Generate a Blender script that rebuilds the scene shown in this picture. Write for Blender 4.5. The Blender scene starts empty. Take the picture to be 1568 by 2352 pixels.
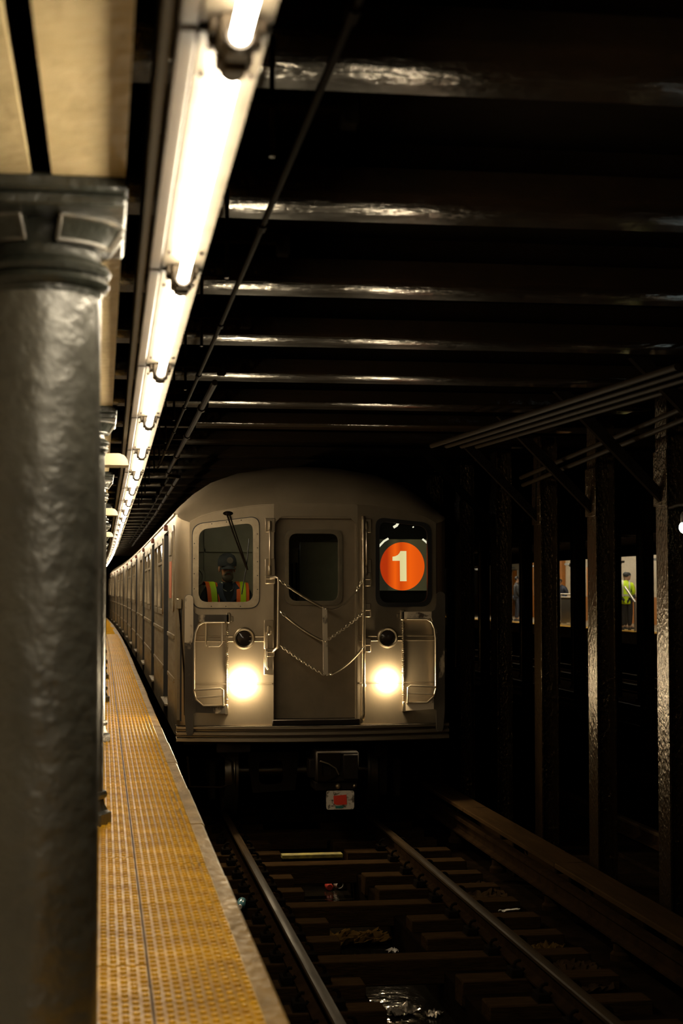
import bpy, bmesh, math, random
from mathutils import Vector, Matrix, noise
random.seed(7)
PI = math.pi
SC = bpy.context.scene
COL = SC.collection

# ---------------------------------------------------------------- camera, world, exposure
cam_d = bpy.data.cameras.new('camera')
cam = bpy.data.objects.new('camera', cam_d)
COL.objects.link(cam)
cam.location = (0, 0, 1.2)                       # about eye level of someone crouching a little, platform top is z = 0
cam.rotation_euler = (math.radians(90 + 2.741), 0, math.radians(-8.298))
cam_d.sensor_fit = 'VERTICAL'
cam_d.sensor_height = 36.0
cam_d.lens = 3760 * 36.0 / 2352
cam_d.dof.use_dof = True
cam_d.dof.focus_distance = 16.2
cam_d.dof.aperture_fstop = 4.0
cam_d.clip_end = 400
SC.camera = cam
world = bpy.data.worlds.new('tunnel_dark')
SC.world = world
world.use_nodes = True
world.node_tree.nodes['Background'].inputs[0].default_value = (0, 0, 0, 1)
world.node_tree.nodes['Background'].inputs[1].default_value = 0.0
vs = SC.view_settings
vs.view_transform = 'Standard'
vs.look = 'None'
vs.gamma = 1.0
vs.use_curve_mapping = False
vs.exposure = 0.0
SC.cycles.use_denoising = True
SC.cycles.max_bounces = 5
SC.cycles.diffuse_bounces = 2
SC.cycles.glossy_bounces = 2
SC.cycles.transmission_bounces = 1
SC.cycles.transparent_max_bounces = 8
SC.cycles.sample_clamp_indirect = 3.0
SC.cycles.caustics_reflective = False
SC.cycles.caustics_refractive = False

TUBE_L = 84.0          # fluorescent tube radiance
HEAD_L = 430.0         # headlight lens radiance

# ---------------------------------------------------------------- helpers: materials
MATS = {}
def mat(name, col, rough=.5, metal=0.0, col2=None, scale=8.0, bump=0.0, bscale=None, spec=.5, stretch=None,
        rough2=None, emit=None, estr=0.0, coat=0.0, contrast=(.35, .65)):
    m = bpy.data.materials.new(name)
    m.use_nodes = True
    nt = m.node_tree
    p = nt.nodes['Principled BSDF']
    p.inputs['Base Color'].default_value = (*col, 1)
    p.inputs['Roughness'].default_value = rough
    p.inputs['Metallic'].default_value = metal
    p.inputs['Specular IOR Level'].default_value = spec
    p.inputs['Coat Weight'].default_value = coat
    p.inputs['Coat Roughness'].default_value = .36
    if emit:
        p.inputs['Emission Color'].default_value = (*emit, 1)
        p.inputs['Emission Strength'].default_value = estr
    if col2 or bump or rough2 is not None:
        tc = nt.nodes.new('ShaderNodeTexCoord')
        mp = nt.nodes.new('ShaderNodeMapping')
        if stretch: mp.inputs['Scale'].default_value = stretch
        nt.links.new(tc.outputs['Object'], mp.inputs['Vector'])
        nz = nt.nodes.new('ShaderNodeTexNoise')
        nz.inputs['Scale'].default_value = scale
        nz.inputs['Detail'].default_value = 5
        nz.inputs['Roughness'].default_value = .6
        nt.links.new(mp.outputs[0], nz.inputs['Vector'])
        rp = nt.nodes.new('ShaderNodeMapRange')
        rp.inputs['From Min'].default_value = contrast[0]
        rp.inputs['From Max'].default_value = contrast[1]
        nt.links.new(nz.outputs['Fac'], rp.inputs['Value'])
        if col2:
            mx = nt.nodes.new('ShaderNodeMix')
            mx.data_type = 'RGBA'
            mx.inputs[6].default_value = (*col, 1)
            mx.inputs[7].default_value = (*col2, 1)
            nt.links.new(rp.outputs[0], mx.inputs[0])
            nt.links.new(mx.outputs[2], p.inputs['Base Color'])
        if rough2 is not None:
            rr_ = nt.nodes.new('ShaderNodeMapRange')
            rr_.inputs['To Min'].default_value = rough
            rr_.inputs['To Max'].default_value = rough2
            nt.links.new(rp.outputs[0], rr_.inputs['Value'])
            nt.links.new(rr_.outputs[0], p.inputs['Roughness'])
        if bump:
            n2 = nt.nodes.new('ShaderNodeTexNoise')
            n2.inputs['Scale'].default_value = bscale or scale * 3
            n2.inputs['Detail'].default_value = 4
            nt.links.new(mp.outputs[0], n2.inputs['Vector'])
            bp = nt.nodes.new('ShaderNodeBump')
            bp.inputs['Strength'].default_value = bump
            bp.inputs['Distance'].default_value = .02
            nt.links.new(n2.outputs['Fac'], bp.inputs['Height'])
            nt.links.new(bp.outputs[0], p.inputs['Normal'])
    MATS[name] = m
    return m
def emitter(name, col, strength):
    m = bpy.data.materials.new(name)
    m.use_nodes = True
    nt = m.node_tree
    nt.nodes.remove(nt.nodes['Principled BSDF'])
    e = nt.nodes.new('ShaderNodeEmission')
    e.inputs[0].default_value = (*col, 1)
    e.inputs[1].default_value = strength
    nt.links.new(e.outputs[0], nt.nodes['Material Output'].inputs[0])
    MATS[name] = m
    return m
def glass(name, tint=(.9, .92, .88), refl=.12):
    m = bpy.data.materials.new(name)
    m.use_nodes = True
    nt = m.node_tree
    nt.nodes.remove(nt.nodes['Principled BSDF'])
    t = nt.nodes.new('ShaderNodeBsdfTransparent')
    t.inputs[0].default_value = (*tint, 1)
    g = nt.nodes.new('ShaderNodeBsdfGlossy')
    g.inputs['Roughness'].default_value = .06
    fr = nt.nodes.new('ShaderNodeFresnel')
    fr.inputs[0].default_value = 1.45
    mx = nt.nodes.new('ShaderNodeMixShader')
    nt.links.new(fr.outputs[0], mx.inputs[0])
    nt.links.new(t.outputs[0], mx.inputs[1])
    nt.links.new(g.outputs[0], mx.inputs[2])
    nt.links.new(mx.outputs[0], nt.nodes['Material Output'].inputs[0])
    MATS[name] = m
    return m

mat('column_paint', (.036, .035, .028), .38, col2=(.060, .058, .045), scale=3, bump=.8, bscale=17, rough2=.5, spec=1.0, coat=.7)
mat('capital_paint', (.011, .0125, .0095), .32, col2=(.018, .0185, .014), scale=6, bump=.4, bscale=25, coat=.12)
mat('girder_paint', (.60, .475, .26), .45, col2=(.50, .39, .20), scale=7, bump=.35, bscale=18, contrast=(.4, .7))
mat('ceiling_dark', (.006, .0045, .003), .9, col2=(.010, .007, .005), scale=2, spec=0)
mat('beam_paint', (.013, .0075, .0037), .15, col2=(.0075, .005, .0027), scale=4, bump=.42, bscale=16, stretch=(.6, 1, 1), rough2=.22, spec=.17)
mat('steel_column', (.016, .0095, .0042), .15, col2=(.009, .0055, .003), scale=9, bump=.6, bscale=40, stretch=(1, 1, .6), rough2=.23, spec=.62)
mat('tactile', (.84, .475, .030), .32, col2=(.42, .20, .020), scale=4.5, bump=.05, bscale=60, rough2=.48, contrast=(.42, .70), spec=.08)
MATS['steel_column'].node_tree.nodes['Principled BSDF'].inputs['Specular Tint'].default_value = (1, .70, .36, 1)   # golden tone of the headlight glints, put into the specular colour
def low_dirt(m):
    """brown grime lying between the raised domes, in patches"""
    nt = m.node_tree; p = nt.nodes['Principled BSDF']; src = p.inputs['Base Color'].links[0].from_socket
    tc = nt.nodes.new('ShaderNodeTexCoord'); sx = nt.nodes.new('ShaderNodeSeparateXYZ'); nt.links.new(tc.outputs['Object'], sx.inputs[0])
    mr = nt.nodes.new('ShaderNodeMapRange'); nt.links.new(sx.outputs[2], mr.inputs['Value'])
    mr.inputs['From Min'].default_value = .0005; mr.inputs['From Max'].default_value = .005; mr.inputs['To Min'].default_value = 1; mr.inputs['To Max'].default_value = 0
    g = nt.nodes.new('ShaderNodeNewGeometry'); nz = nt.nodes.new('ShaderNodeTexNoise'); nz.inputs['Scale'].default_value = 1.6; nz.inputs['Detail'].default_value = 6
    nt.links.new(g.outputs['Position'], nz.inputs['Vector'])
    m2 = nt.nodes.new('ShaderNodeMapRange'); nt.links.new(nz.outputs['Fac'], m2.inputs['Value'])
    m2.inputs['From Min'].default_value = .38; m2.inputs['From Max'].default_value = .66; m2.inputs['To Min'].default_value = .12; m2.inputs['To Max'].default_value = .85
    mu = nt.nodes.new('ShaderNodeMath'); mu.operation = 'MULTIPLY'; nt.links.new(mr.outputs[0], mu.inputs[0]); nt.links.new(m2.outputs[0], mu.inputs[1])
    mx = nt.nodes.new('ShaderNodeMix'); mx.data_type = 'RGBA'; nt.links.new(mu.outputs[0], mx.inputs[0]); nt.links.new(src, mx.inputs[6])
    mx.inputs[7].default_value = (.30, .155, .03, 1); nt.links.new(mx.outputs[2], p.inputs['Base Color'])
low_dirt(MATS['tactile'])
mat('tactile_far', (.70, .37, .03), .8, col2=(.46, .23, .025), scale=3.5, spec=0)  # matte variant for the far domeless strip, avoids white sheen at grazing angles
mat('grout', (.05, .035, .022), .8, spec=.1)
mat('coping', (.36, .215, .065), .38, 0, col2=(.20, .12, .036), scale=6, bump=.3, bscale=30, rough2=.5, stretch=(1, .35, 1), spec=.05)
mat('concrete', (.66, .58, .44), .75, col2=(.56, .49, .36), scale=5, bump=.2, bscale=30)
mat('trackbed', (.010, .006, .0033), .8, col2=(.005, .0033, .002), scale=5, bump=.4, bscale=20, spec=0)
mat('tie_wood', (.032, .018, .0078), .8, col2=(.018, .0105, .005), scale=6, stretch=(1, 6, 6), bump=.4, bscale=14, spec=0)
mat('rail_rust', (.020, .011, .005), .7, col2=(.011, .0065, .0035), scale=8, bump=.2, spec=0)
mat('rail_head', (.034, .022, .012), .42, 0, col2=(.022, .0145, .008), scale=4, stretch=(8, .4, 8), rough2=.55, spec=.006)
mat('iron_dark', (.006, .0045, .003), .8, 0, col2=(.009, .0065, .0045), scale=12, bump=.2, spec=0)
mat('cover_board', (.036, .020, .0085), .7, col2=(.023, .0135, .0062), scale=3, stretch=(2, .3, 2), bump=.25, bscale=12, spec=0)
mat('water', (.010, .008, .005), .06, bump=.35, bscale=9)
mat('stainless', (.31, .245, .165), .44, .88, col2=(.255, .20, .13), scale=2.5, stretch=(1, 1, .6), rough2=.54)
mat('stainless_side', (.25, .19, .115), .42, .85, col2=(.19, .14, .08), scale=3, stretch=(.3, .3, 3), rough2=.52)
mat('worn_paint', (.045, .035, .024), .5, .2, col2=(.42, .33, .22), scale=5, stretch=(1, 1, .45), contrast=(.56, .62))
mat('worn_bright', (.62, .50, .35), .42, .25, col2=(.08, .055, .035), scale=9, stretch=(.6, 1, 1), contrast=(.58, .66))
mat('bare_metal', (.50, .41, .29), .42, .3, col2=(.10, .08, .055), scale=6, stretch=(1, 1, .6), contrast=(.58, .66))
mat('steel_bar', (.62, .52, .38), .3, .9)
mat('frame_metal', (.36, .29, .19), .35, .9, col2=(.28, .22, .145), scale=10)
mat('rubber', (.012, .011, .010), .45)
mat('black_inside', (.008, .007, .006), .6)
mat('roof_steel', (.36, .28, .185), .58, .6, col2=(.29, .225, .145), scale=2)
mat('door_steel', (.25, .19, .12), .45, .55, col2=(.19, .145, .09), scale=3, rough2=.52)
mat('anticlimb', (.34, .27, .185), .42, .7, col2=(.22, .17, .11), scale=4, stretch=(.4, 1, 2))
mat('underbody', (.010, .0075, .005), .7, 0, col2=(.018, .0125, .0085), scale=8, spec=.08)
mat('cab_wall', (.36, .33, .24), .6, col2=(.29, .265, .19), scale=4)
mat('lens_dark', (.03, .022, .018), .12)
mat('red_knob', (.14, .035, .02), .4)
mat('sign_red', (.45, .12, .05), .5)
mat('enamel_white', (.85, .80, .70), .35)
mat('reflector_enamel', (.090, .076, .056), .45, col2=(.06, .048, .032), scale=5)
mat('fixture_metal', (.034, .022, .011), .45, .2, col2=(.022, .014, .007), scale=6)
mat('socket', (.075, .054, .032), .5)
mat('socket_dark', (.030, .021, .014), .5)
mat('conduit', (.011, .0072, .0038), .6, 0, spec=.02)
mat('cream', (.72, .62, .42), .5)
mat('wheel', (.30, .26, .2), .3, .9)
mat('tag_white', (.62, .55, .45), .6, col2=(.12, .09, .06), scale=26, contrast=(.5, .6))
mat('tag_red', (.75, .05, .02), .5)
mat('tag_green', (.02, .18, .14), .5)
mat('yellow_wood', (.26, .21, .025), .6, col2=(.10, .08, .015), scale=14)
mat('bottle_blue', (.12, .30, .34), .15)
mat('can_red', (.55, .06, .04), .3)
mat('cup_white', (.48, .43, .37), .4)
mat('plastic_bag', (.06, .034, .010), .6, spec=.0)
mat('foil', (.5, .43, .34), .25, .8)
mat('rubble', (.028, .0165, .008), .9, col2=(.015, .0095, .005), scale=20, spec=0)
mat('wall_tile', (.78, .68, .50), .4, col2=(.64, .55, .40), scale=14)
mat('dado', (.55, .22, .05), .4)
mat('poster_orange', (.85, .30, .04), .5)
mat('rail_steel', (.55, .52, .47), .3, .8)
mat('skin_a', (.46, .21, .115), .5)
mat('skin_b', (.36, .22, .15), .55)
mat('beard', (.15, .12, .095), .9)
mat('jacket_dark', (.030, .032, .036), .8)
mat('navy', (.035, .045, .075), .8)
mat('trousers', (.018, .018, .02), .85)
mat('shirt_white', (.62, .58, .50), .8)
mat('lime', (.55, .80, .01), .6)
mat('orange_vest', (.95, .16, .02), .6)
mat('reflective', (.45, .45, .42), .4)
mat('shoe', (.02, .02, .02), .5)
emitter('tube_light', (1.0, .85, .61), TUBE_L)
emitter('headlight_lens', (1.0, .80, .50), HEAD_L)
emitter('cab_lamp', (1.0, .90, .66), 20.0)
emitter('interior_lamp', (1.0, .95, .85), 3.0)
emitter('sign_edge', (1.0, .92, .72), 1.1)
emitter('tunnel_bulb', (.80, .95, .88), 9.0)
emitter('tag_glow', (1, 1, 1), 0.0)
glass('pane')
def sign_mat(name, a, b):
    """back-lit printed film: brightness varies across x with the tubes behind it"""
    m = bpy.data.materials.new(name)
    m.use_nodes = True
    nt = m.node_tree
    nt.nodes.remove(nt.nodes['Principled BSDF'])
    tc = nt.nodes.new('ShaderNodeTexCoord')
    sx = nt.nodes.new('ShaderNodeSeparateXYZ')
    nt.links.new(tc.outputs['Object'], sx.inputs[0])
    cr = nt.nodes.new('ShaderNodeValToRGB')
    mr = nt.nodes.new('ShaderNodeMapRange')
    mr.inputs['From Min'].default_value = .63
    mr.inputs['From Max'].default_value = 1.11
    nt.links.new(sx.outputs[0], mr.inputs[0])
    nt.links.new(mr.outputs[0], cr.inputs[0])
    el = cr.color_ramp.elements
    el[0].position, el[0].color = 0.0, (*b, 1)
    el[1].position, el[1].color = 1.0, (*[x * .6 + y * .4 for x, y in zip(a, b)], 1)
    for pos, t in ((.16, 0), (.33, 1), (.45, .35), (.64, 1), (.80, .75)):
        e = el.new(pos)
        e.color = (*[x * t + y * (1 - t) for x, y in zip(a, b)], 1)
    em = nt.nodes.new('ShaderNodeEmission')
    em.inputs[1].default_value = 1.12
    nt.links.new(cr.outputs[0], em.inputs[0])
    nt.links.new(em.outputs[0], nt.nodes['Material Output'].inputs[0])
    MATS[name] = m
sign_mat('sign_disc', (1.0, .125, .006), (.50, .035, .004))
sign_mat('sign_figure', (.93, .80, .42), (.80, .64, .30))
sign_mat('sign_ground', (.060, .050, .022), (.020, .018, .010))

# ---------------------------------------------------------------- helpers: geometry
class MB:
    def __init__(s): s.bm = bmesh.new()
    def face(s, pts): return s.bm.faces.new([s.bm.verts.new(p) for p in pts])
    def box(s, c, d, bev=0.0, rot=None):
        r = bmesh.ops.create_cube(s.bm, size=1.0)
        vs_ = r['verts']
        M = Matrix.Translation(c) @ (rot or Matrix.Identity(4)) @ Matrix.Diagonal((*d, 1))
        bmesh.ops.transform(s.bm, matrix=M, verts=vs_)
        if bev:
            es = list({e for v in vs_ for e in v.link_edges})
            bmesh.ops.bevel(s.bm, geom=es, offset=bev, segments=1, affect='EDGES')
        return s
    def b6(s, x0, x1, y0, y1, z0, z1, bev=0.0):
        return s.box(((x0 + x1) / 2, (y0 + y1) / 2, (z0 + z1) / 2), (abs(x1 - x0), abs(y1 - y0), abs(z1 - z0)), bev)
    def tube(s, pts, r, n=8, cap=True, flat=None):
        """sweep of a circle (or ellipse) along a polyline"""
        pts = [Vector(p) for p in pts]
        rs = r if isinstance(r, (list, tuple)) else [r] * len(pts)
        rings, up = [], None
        for i, p in enumerate(pts):
            t = (pts[min(i + 1, len(pts) - 1)] - pts[max(i - 1, 0)]).normalized()
            if up is None:
                a = Vector((0, 0, 1)) if abs(t.z) < .9 else Vector((0, 1, 0))
                up = (a - t * a.dot(t)).normalized()
            else:
                up = (up - t * up.dot(t)).normalized()
            sd = t.cross(up)
            k1, k2 = flat or (1, 1)
            rings.append([s.bm.verts.new(p + (up * math.cos(2 * PI * j / n) * k1 + sd * math.sin(2 * PI * j / n) * k2) * rs[i]) for j in range(n)])
        for a, b in zip(rings, rings[1:]):
            for j in range(n):
                s.bm.faces.new((a[j], a[(j + 1) % n], b[(j + 1) % n], b[j]))
        if cap:
            s.bm.faces.new(rings[0][::-1]); s.bm.faces.new(rings[-1])
        return s
    def cyl(s, p0, p1, r, n=12): return s.tube([p0, p1], r, n)
    def lathe(s, prof, c=(0, 0, 0), n=20, axis='Z', cap=True):
        """prof: (radius, height) pairs turned about an axis through c"""
        rings = []
        for r, h in prof:
            ring = []
            for j in range(n):
                a = 2 * PI * j / n
                u, v = r * math.cos(a), r * math.sin(a)
                p = (u, v, h) if axis == 'Z' else ((u, h, v) if axis == 'Y' else (h, u, v))
                ring.append(s.bm.verts.new(Vector(c) + Vector(p)))
            rings.append(ring)
        for a, b in zip(rings, rings[1:]):
            for j in range(n):
                s.bm.faces.new((a[j], a[(j + 1) % n], b[(j + 1) % n], b[j]))
        if cap:
            if prof[0][0] > 1e-5: s.bm.faces.new(rings[0][::-1])
            if prof[-1][0] > 1e-5: s.bm.faces.new(rings[-1])
        return s
    def loft(s, rings, closed=False, caps=False):
        vr = [[s.bm.verts.new(p) for p in r] for r in rings]
        n = len(vr[0])
        for a, b in zip(vr, vr[1:]):
            for j in range(n if closed else n - 1):
                s.bm.faces.new((a[j], a[(j + 1) % n], b[(j + 1) % n], b[j]))
        if caps:
            s.bm.faces.new(vr[0][::-1]); s.bm.faces.new(vr[-1])
        return s
    def extr(s, poly, f0, f1):
        """prism: poly of (u, v); f0 / f1 map (u, v) to the two end caps"""
        a = [s.bm.verts.new(f0(u, v)) for u, v in poly]
        b = [s.bm.verts.new(f1(u, v)) for u, v in poly]
        n = len(poly)
        s.bm.faces.new(a); s.bm.faces.new(b[::-1])
        for j in range(n): s.bm.faces.new((a[j], b[j], b[(j + 1) % n], a[(j + 1) % n]))
        return s
    def plate(s, outline, holes, f, th):
        """flat sheet with holes; f maps (u, v) to the front face, th is the offset vector of the back face"""
        th = Vector(th)
        loops = [outline] + list(holes)
        tmp = bmesh.new()
        es, idx = [], {}
        flat = []
        for lp in loops:
            v = [tmp.verts.new((u, w, 0)) for u, w in lp]
            for q, (u, w) in zip(v, lp): idx[q] = len(flat); flat.append((u, w))
            for i in range(len(v)): es.append(tmp.edges.new((v[i], v[(i + 1) % len(v)])))
        bmesh.ops.triangle_fill(tmp, use_beauty=True, edges=es)
        tris = [[idx[v] for v in fc.verts] for fc in tmp.faces]
        tmp.free()
        A = [s.bm.verts.new(f(*p)) for p in flat]
        B = [s.bm.verts.new(Vector(f(*p)) + th) for p in flat]
        for t in tris:
            s.bm.faces.new([A[i] for i in t]); s.bm.faces.new([B[i] for i in reversed(t)])
        o = 0
        for lp in loops:
            n = len(lp)
            for i in range(n):
                j = (i + 1) % n
                s.bm.faces.new((A[o + i], A[o + j], B[o + j], B[o + i]))
            o += n
        return s
    def sphere(s, c, r, u=10, v=7):
        k = r if isinstance(r, (tuple, list)) else (r, r, r)
        bmesh.ops.create_uvsphere(s.bm, u_segments=u, v_segments=v, radius=1.0,
                                  matrix=Matrix.Translation(c) @ Matrix.Diagonal((*k, 1)))
        return s
    def ring(s, c, R, r, n=24, m=8, axis='Y'):
        rings = []
        for i in range(n + 1):
            a = 2 * PI * i / n
            e = Vector((math.cos(a), 0, math.sin(a))) if axis == 'Y' else (Vector((math.cos(a), math.sin(a), 0)) if axis == 'Z' else Vector((0, math.cos(a), math.sin(a))))
            ax = Vector((0, 1, 0)) if axis == 'Y' else (Vector((0, 0, 1)) if axis == 'Z' else Vector((1, 0, 0)))
            rings.append([Vector(c) + e * (R + r * math.cos(2 * PI * j / m)) + ax * (r * math.sin(2 * PI * j / m)) for j in range(m)])
        return s.loft(rings, closed=True)
    def map(s, f):
        for v in s.bm.verts: v.co = f(v.co)
        return s

def mesh_of(mb, material, name, smooth=40):
    bmesh.ops.remove_doubles(mb.bm, verts=mb.bm.verts, dist=1e-5)
    bmesh.ops.recalc_face_normals(mb.bm, faces=mb.bm.faces)
    me = bpy.data.meshes.new(name)
    mb.bm.to_mesh(me); mb.bm.free()
    me.materials.append(MATS[material])
    if smooth:
        for p in me.polygons: p.use_smooth = True
        me.set_sharp_from_angle(angle=math.radians(smooth))
    return me
def O(name, mb, material, parent=None, loc=None, label=None, smooth=40, stuff=False):
    me = mb if isinstance(mb, bpy.types.Mesh) else mesh_of(mb, material, name, smooth)
    o = bpy.data.objects.new(name, me)
    COL.objects.link(o)
    if parent: o.parent = parent
    if loc: o.location = loc
    if label: o['label'] = label
    if stuff: o['kind'] = 'stuff'
    return o
def tag(o, label, cat, group=None):
    o['label'] = label; o['category'] = cat
    if group: o['group'] = group
    return o
def thing(name, label, cat, loc=(0, 0, 0), rz=0.0, group=None):
    o = bpy.data.objects.new(name, None)
    o.empty_display_size = .1
    COL.objects.link(o)
    o.location = loc; o.rotation_euler = (0, 0, rz)
    return tag(o, label, cat, group)
def struct(o): o['kind'] = 'structure'; return o
def struct_empty(name, loc=(0, 0, 0)):
    o = bpy.data.objects.new(name, None)
    o.empty_display_size = .1
    COL.objects.link(o); o.location = loc
    return struct(o)
def copy_tree(o, parent=None):
    c = o.copy(); COL.objects.link(c); c.parent = parent
    for ch in list(o.children): copy_tree(ch, c)
    return c
def rpoly(pts, r, n=4):
    """polygon with rounded corners (r: one radius or one per corner)"""
    out, N = [], len(pts)
    for i, p in enumerate(pts):
        rr = r[i] if isinstance(r, (list, tuple)) else r
        p = Vector(p); a = Vector(pts[i - 1]); b = Vector(pts[(i + 1) % N])
        if rr <= 0: out.append(tuple(p)); continue
        d1, d2 = (a - p), (b - p)
        k = min(rr, d1.length * .49, d2.length * .49)
        q0, q1 = p + d1.normalized() * k, p + d2.normalized() * k
        for j in range(n + 1):
            t = j / n
            q = q0 * (1 - t) ** 2 + p * 2 * t * (1 - t) * .92 + (q0 + q1) * .08 * t * (1 - t) + q1 * t ** 2
            out.append((q.x, q.y))
    return out
def rrect(x0, z0, x1, z1, r, n=4): return rpoly([(x0, z0), (x1, z0), (x1, z1), (x0, z1)], r, n)
def inset(pts, d):
    """shrink (d > 0) a convex-ish outline about its centre box"""
    xs = [p[0] for p in pts]; zs = [p[1] for p in pts]
    cx, cz = (min(xs) + max(xs)) / 2, (min(zs) + max(zs)) / 2
    kx = 1 - 2 * d / (max(xs) - min(xs)); kz = 1 - 2 * d / (max(zs) - min(zs))
    return [(cx + (x - cx) * kx, cz + (z - cz) * kz) for x, z in pts]
ORD = ('first second third fourth fifth sixth seventh eighth ninth tenth eleventh twelfth thirteenth fourteenth fifteenth sixteenth seventeenth '
       'eighteenth nineteenth twentieth').split() + ['twenty-' + w for w in 'first second third fourth fifth sixth seventh eighth ninth'.split()] + ['thirtieth'] + ['thirty-' + w for w in 'first second third fourth fifth sixth seventh eighth ninth'.split()] + ['fortieth', 'forty-first', 'forty-second']
def off(y): return -(max(0.0, y - 30) ** 2) / 5600.0            # the local track and platform bend gently left far away
def strip(mb, sec, ys, dx=0.0):
    """sweep a closed (x, z) section along the curved alignment"""
    return mb.loft([[(x + dx + off(y), y, z) for x, z in sec] for y in ys], closed=True, caps=True)
def yrange(a, b, st):
    n = max(1, int(round((b - a) / st)))
    return [a + (b - a) * i / n for i in range(n + 1)]

# ---------------------------------------------------------------- setting: platform
YS = yrange(-2, 100, 3)
floor = struct(O('floor', strip(MB(), [(-4, -.35), (.40, -.35), (.40, -.03), (-4, -.03)], YS), 'concrete'))
O('platform_face', strip(MB(), [(.30, -1.6), (.38, -1.6), (.38, -.35), (.30, -.35)], YS), 'trackbed', floor)
# coping blocks along the edge, 1.5 m each, slightly uneven
y = -.6
k = 0
while y < 90:
    L = 1.52
    dz = random.uniform(-.002, .002); dxx = random.uniform(-.004, .004)
    mb = MB()
    strip(mb, [(.40, -.14), (.522 + dxx, -.14), (.527 + dxx, -.12), (.527 + dxx, -.012), (.517 + dxx, dz), (.40, dz)], [y + .002, y + L / 3, y + 2 * L / 3, y + L - .002])
    O('coping_block', mb, 'coping', floor)
    y += L; k += 1
# tactile tiles: one-foot squares with staggered domes
def dome(mb, x, y, r=.0125, h=.0075, n=8):
    b = [mb.bm.verts.new((x + r * math.cos(2 * PI * j / n), y + r * math.sin(2 * PI * j / n), 0)) for j in range(n)]
    t = [mb.bm.verts.new((x + r * .62 * math.cos(2 * PI * j / n), y + r * .62 * math.sin(2 * PI * j / n), h)) for j in range(n)]
    for j in range(n): mb.bm.faces.new((b[j], b[(j + 1) % n], t[(j + 1) % n], t[j]))
    mb.bm.faces.new(t)
TS = .3048
def tile_mesh(domes=True):
    mb = MB()
    e = .0012
    mb.b6(e, TS - e, e, TS - e, -.03, 0)
    if domes:
        px, py = TS / 10, TS / 5
        for i in range(10):
            for j in range(5):
                dome(mb, (i + .5) * px, (j + (.28 if i % 2 else .78)) * py)
    return mesh_of(mb, 'tactile', 'tactile_tile', 35)
tm = tile_mesh()
rows = 148
y0 = .28
for r in range(rows):
    yy = y0 + r * TS
    for c, x in enumerate((-.155, .1545)):
        t = O('tactile_tile', tm, None, floor)
        t.location = (x + off(yy), yy - (.11 if c == 0 else 0), random.uniform(-.0012, .0012))
        t.rotation_euler = (random.uniform(-.002, .002), random.uniform(-.003, .003), 0)
far_m = MB()
strip(far_m, [(-.155, -.03), (.463, -.03), (.463, 0), (-.155, 0)], yrange(y0 + rows * TS, 96, 2))
O('tactile_paving', far_m, 'tactile_far', floor, stuff=True)
O('joint_strip', strip(MB(), [(.13, -.03), (.17, -.03), (.17, -.010), (.13, -.010)], YS), 'grout', floor)
O('joint_strip', strip(MB(), [(.385, -.03), (.4, -.03), (.4, -.012), (.385, -.012)], YS), 'grout', floor)

# ---------------------------------------------------------------- setting: track beds, tunnel shell
TX = 2.02                       # centre of the local track at camera end
bed = struct(O('track_bed', MB().b6(.36, 15.1, -2, 100, -1.75, -1.66), 'trackbed'))
O('bed_shoulder', MB().b6(.36, 1.66, -2, 100, -1.66, -1.335, .01), 'trackbed', bed)
O('bed_shoulder', MB().b6(2.27, 4.9, -2, 100, -1.66, -1.335, .01), 'trackbed', bed)
O('express_bed', MB().b6(4.9, 15.1, -2, 100, -1.66, -1.30), 'trackbed', bed)
O('drain_water', MB().b6(1.66, 2.27, -2, 60, -1.66, -1.585), 'water', bed)
CLIP_Y = [9.66 + .655 * i - (.02 * i if i < 8 else .16) for i in range(-5, 34)]
random.seed(11)
LONGS = []
for i, y in enumerate(CLIP_Y):
    w = .215
    if i % 3 == 1:
        O('long_tie', MB().b6(.72, 3.28, y - w / 2, y + w / 2, -1.42, -1.25 + random.uniform(-.004, .004), .008), 'tie_wood', bed)
    else:
        j = random.uniform(-.03, .03)
        O('tie_block', MB().b6(.72, 1.66 + j, y - w / 2, y + w / 2, -1.42, -1.252, .008), 'tie_wood', bed)
        O('tie_block', MB().b6(2.27 + j, 3.28, y - w / 2, y + w / 2, -1.42, -1.252, .008), 'tie_wood', bed)
ceil = struct(O('ceiling', MB().b6(-5, 21, -2, 100, 2.95, 3.25), 'ceiling_dark'))
def beam_mb(x0, x1):
    mb = MB()
    sec = [(.0, 2.715), (.014, 2.70), (.48, 2.70), (.50, 2.715), (.50, 2.80), (.30, 2.84), (.30, 3.05), (.20, 3.05), (.20, 2.84), (.0, 2.80)]
    return mb.extr(sec, lambda u, v: (x0, u, v), lambda u, v: (x1, u, v))
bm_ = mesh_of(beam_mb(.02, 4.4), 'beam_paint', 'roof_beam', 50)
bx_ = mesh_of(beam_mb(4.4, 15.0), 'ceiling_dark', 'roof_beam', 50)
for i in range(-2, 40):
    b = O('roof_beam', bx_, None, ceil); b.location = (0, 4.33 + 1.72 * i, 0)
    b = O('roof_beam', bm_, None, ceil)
    b.location = (off(4.33 + 1.72 * i) * .3, 4.33 + 1.72 * i, 0)
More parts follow.
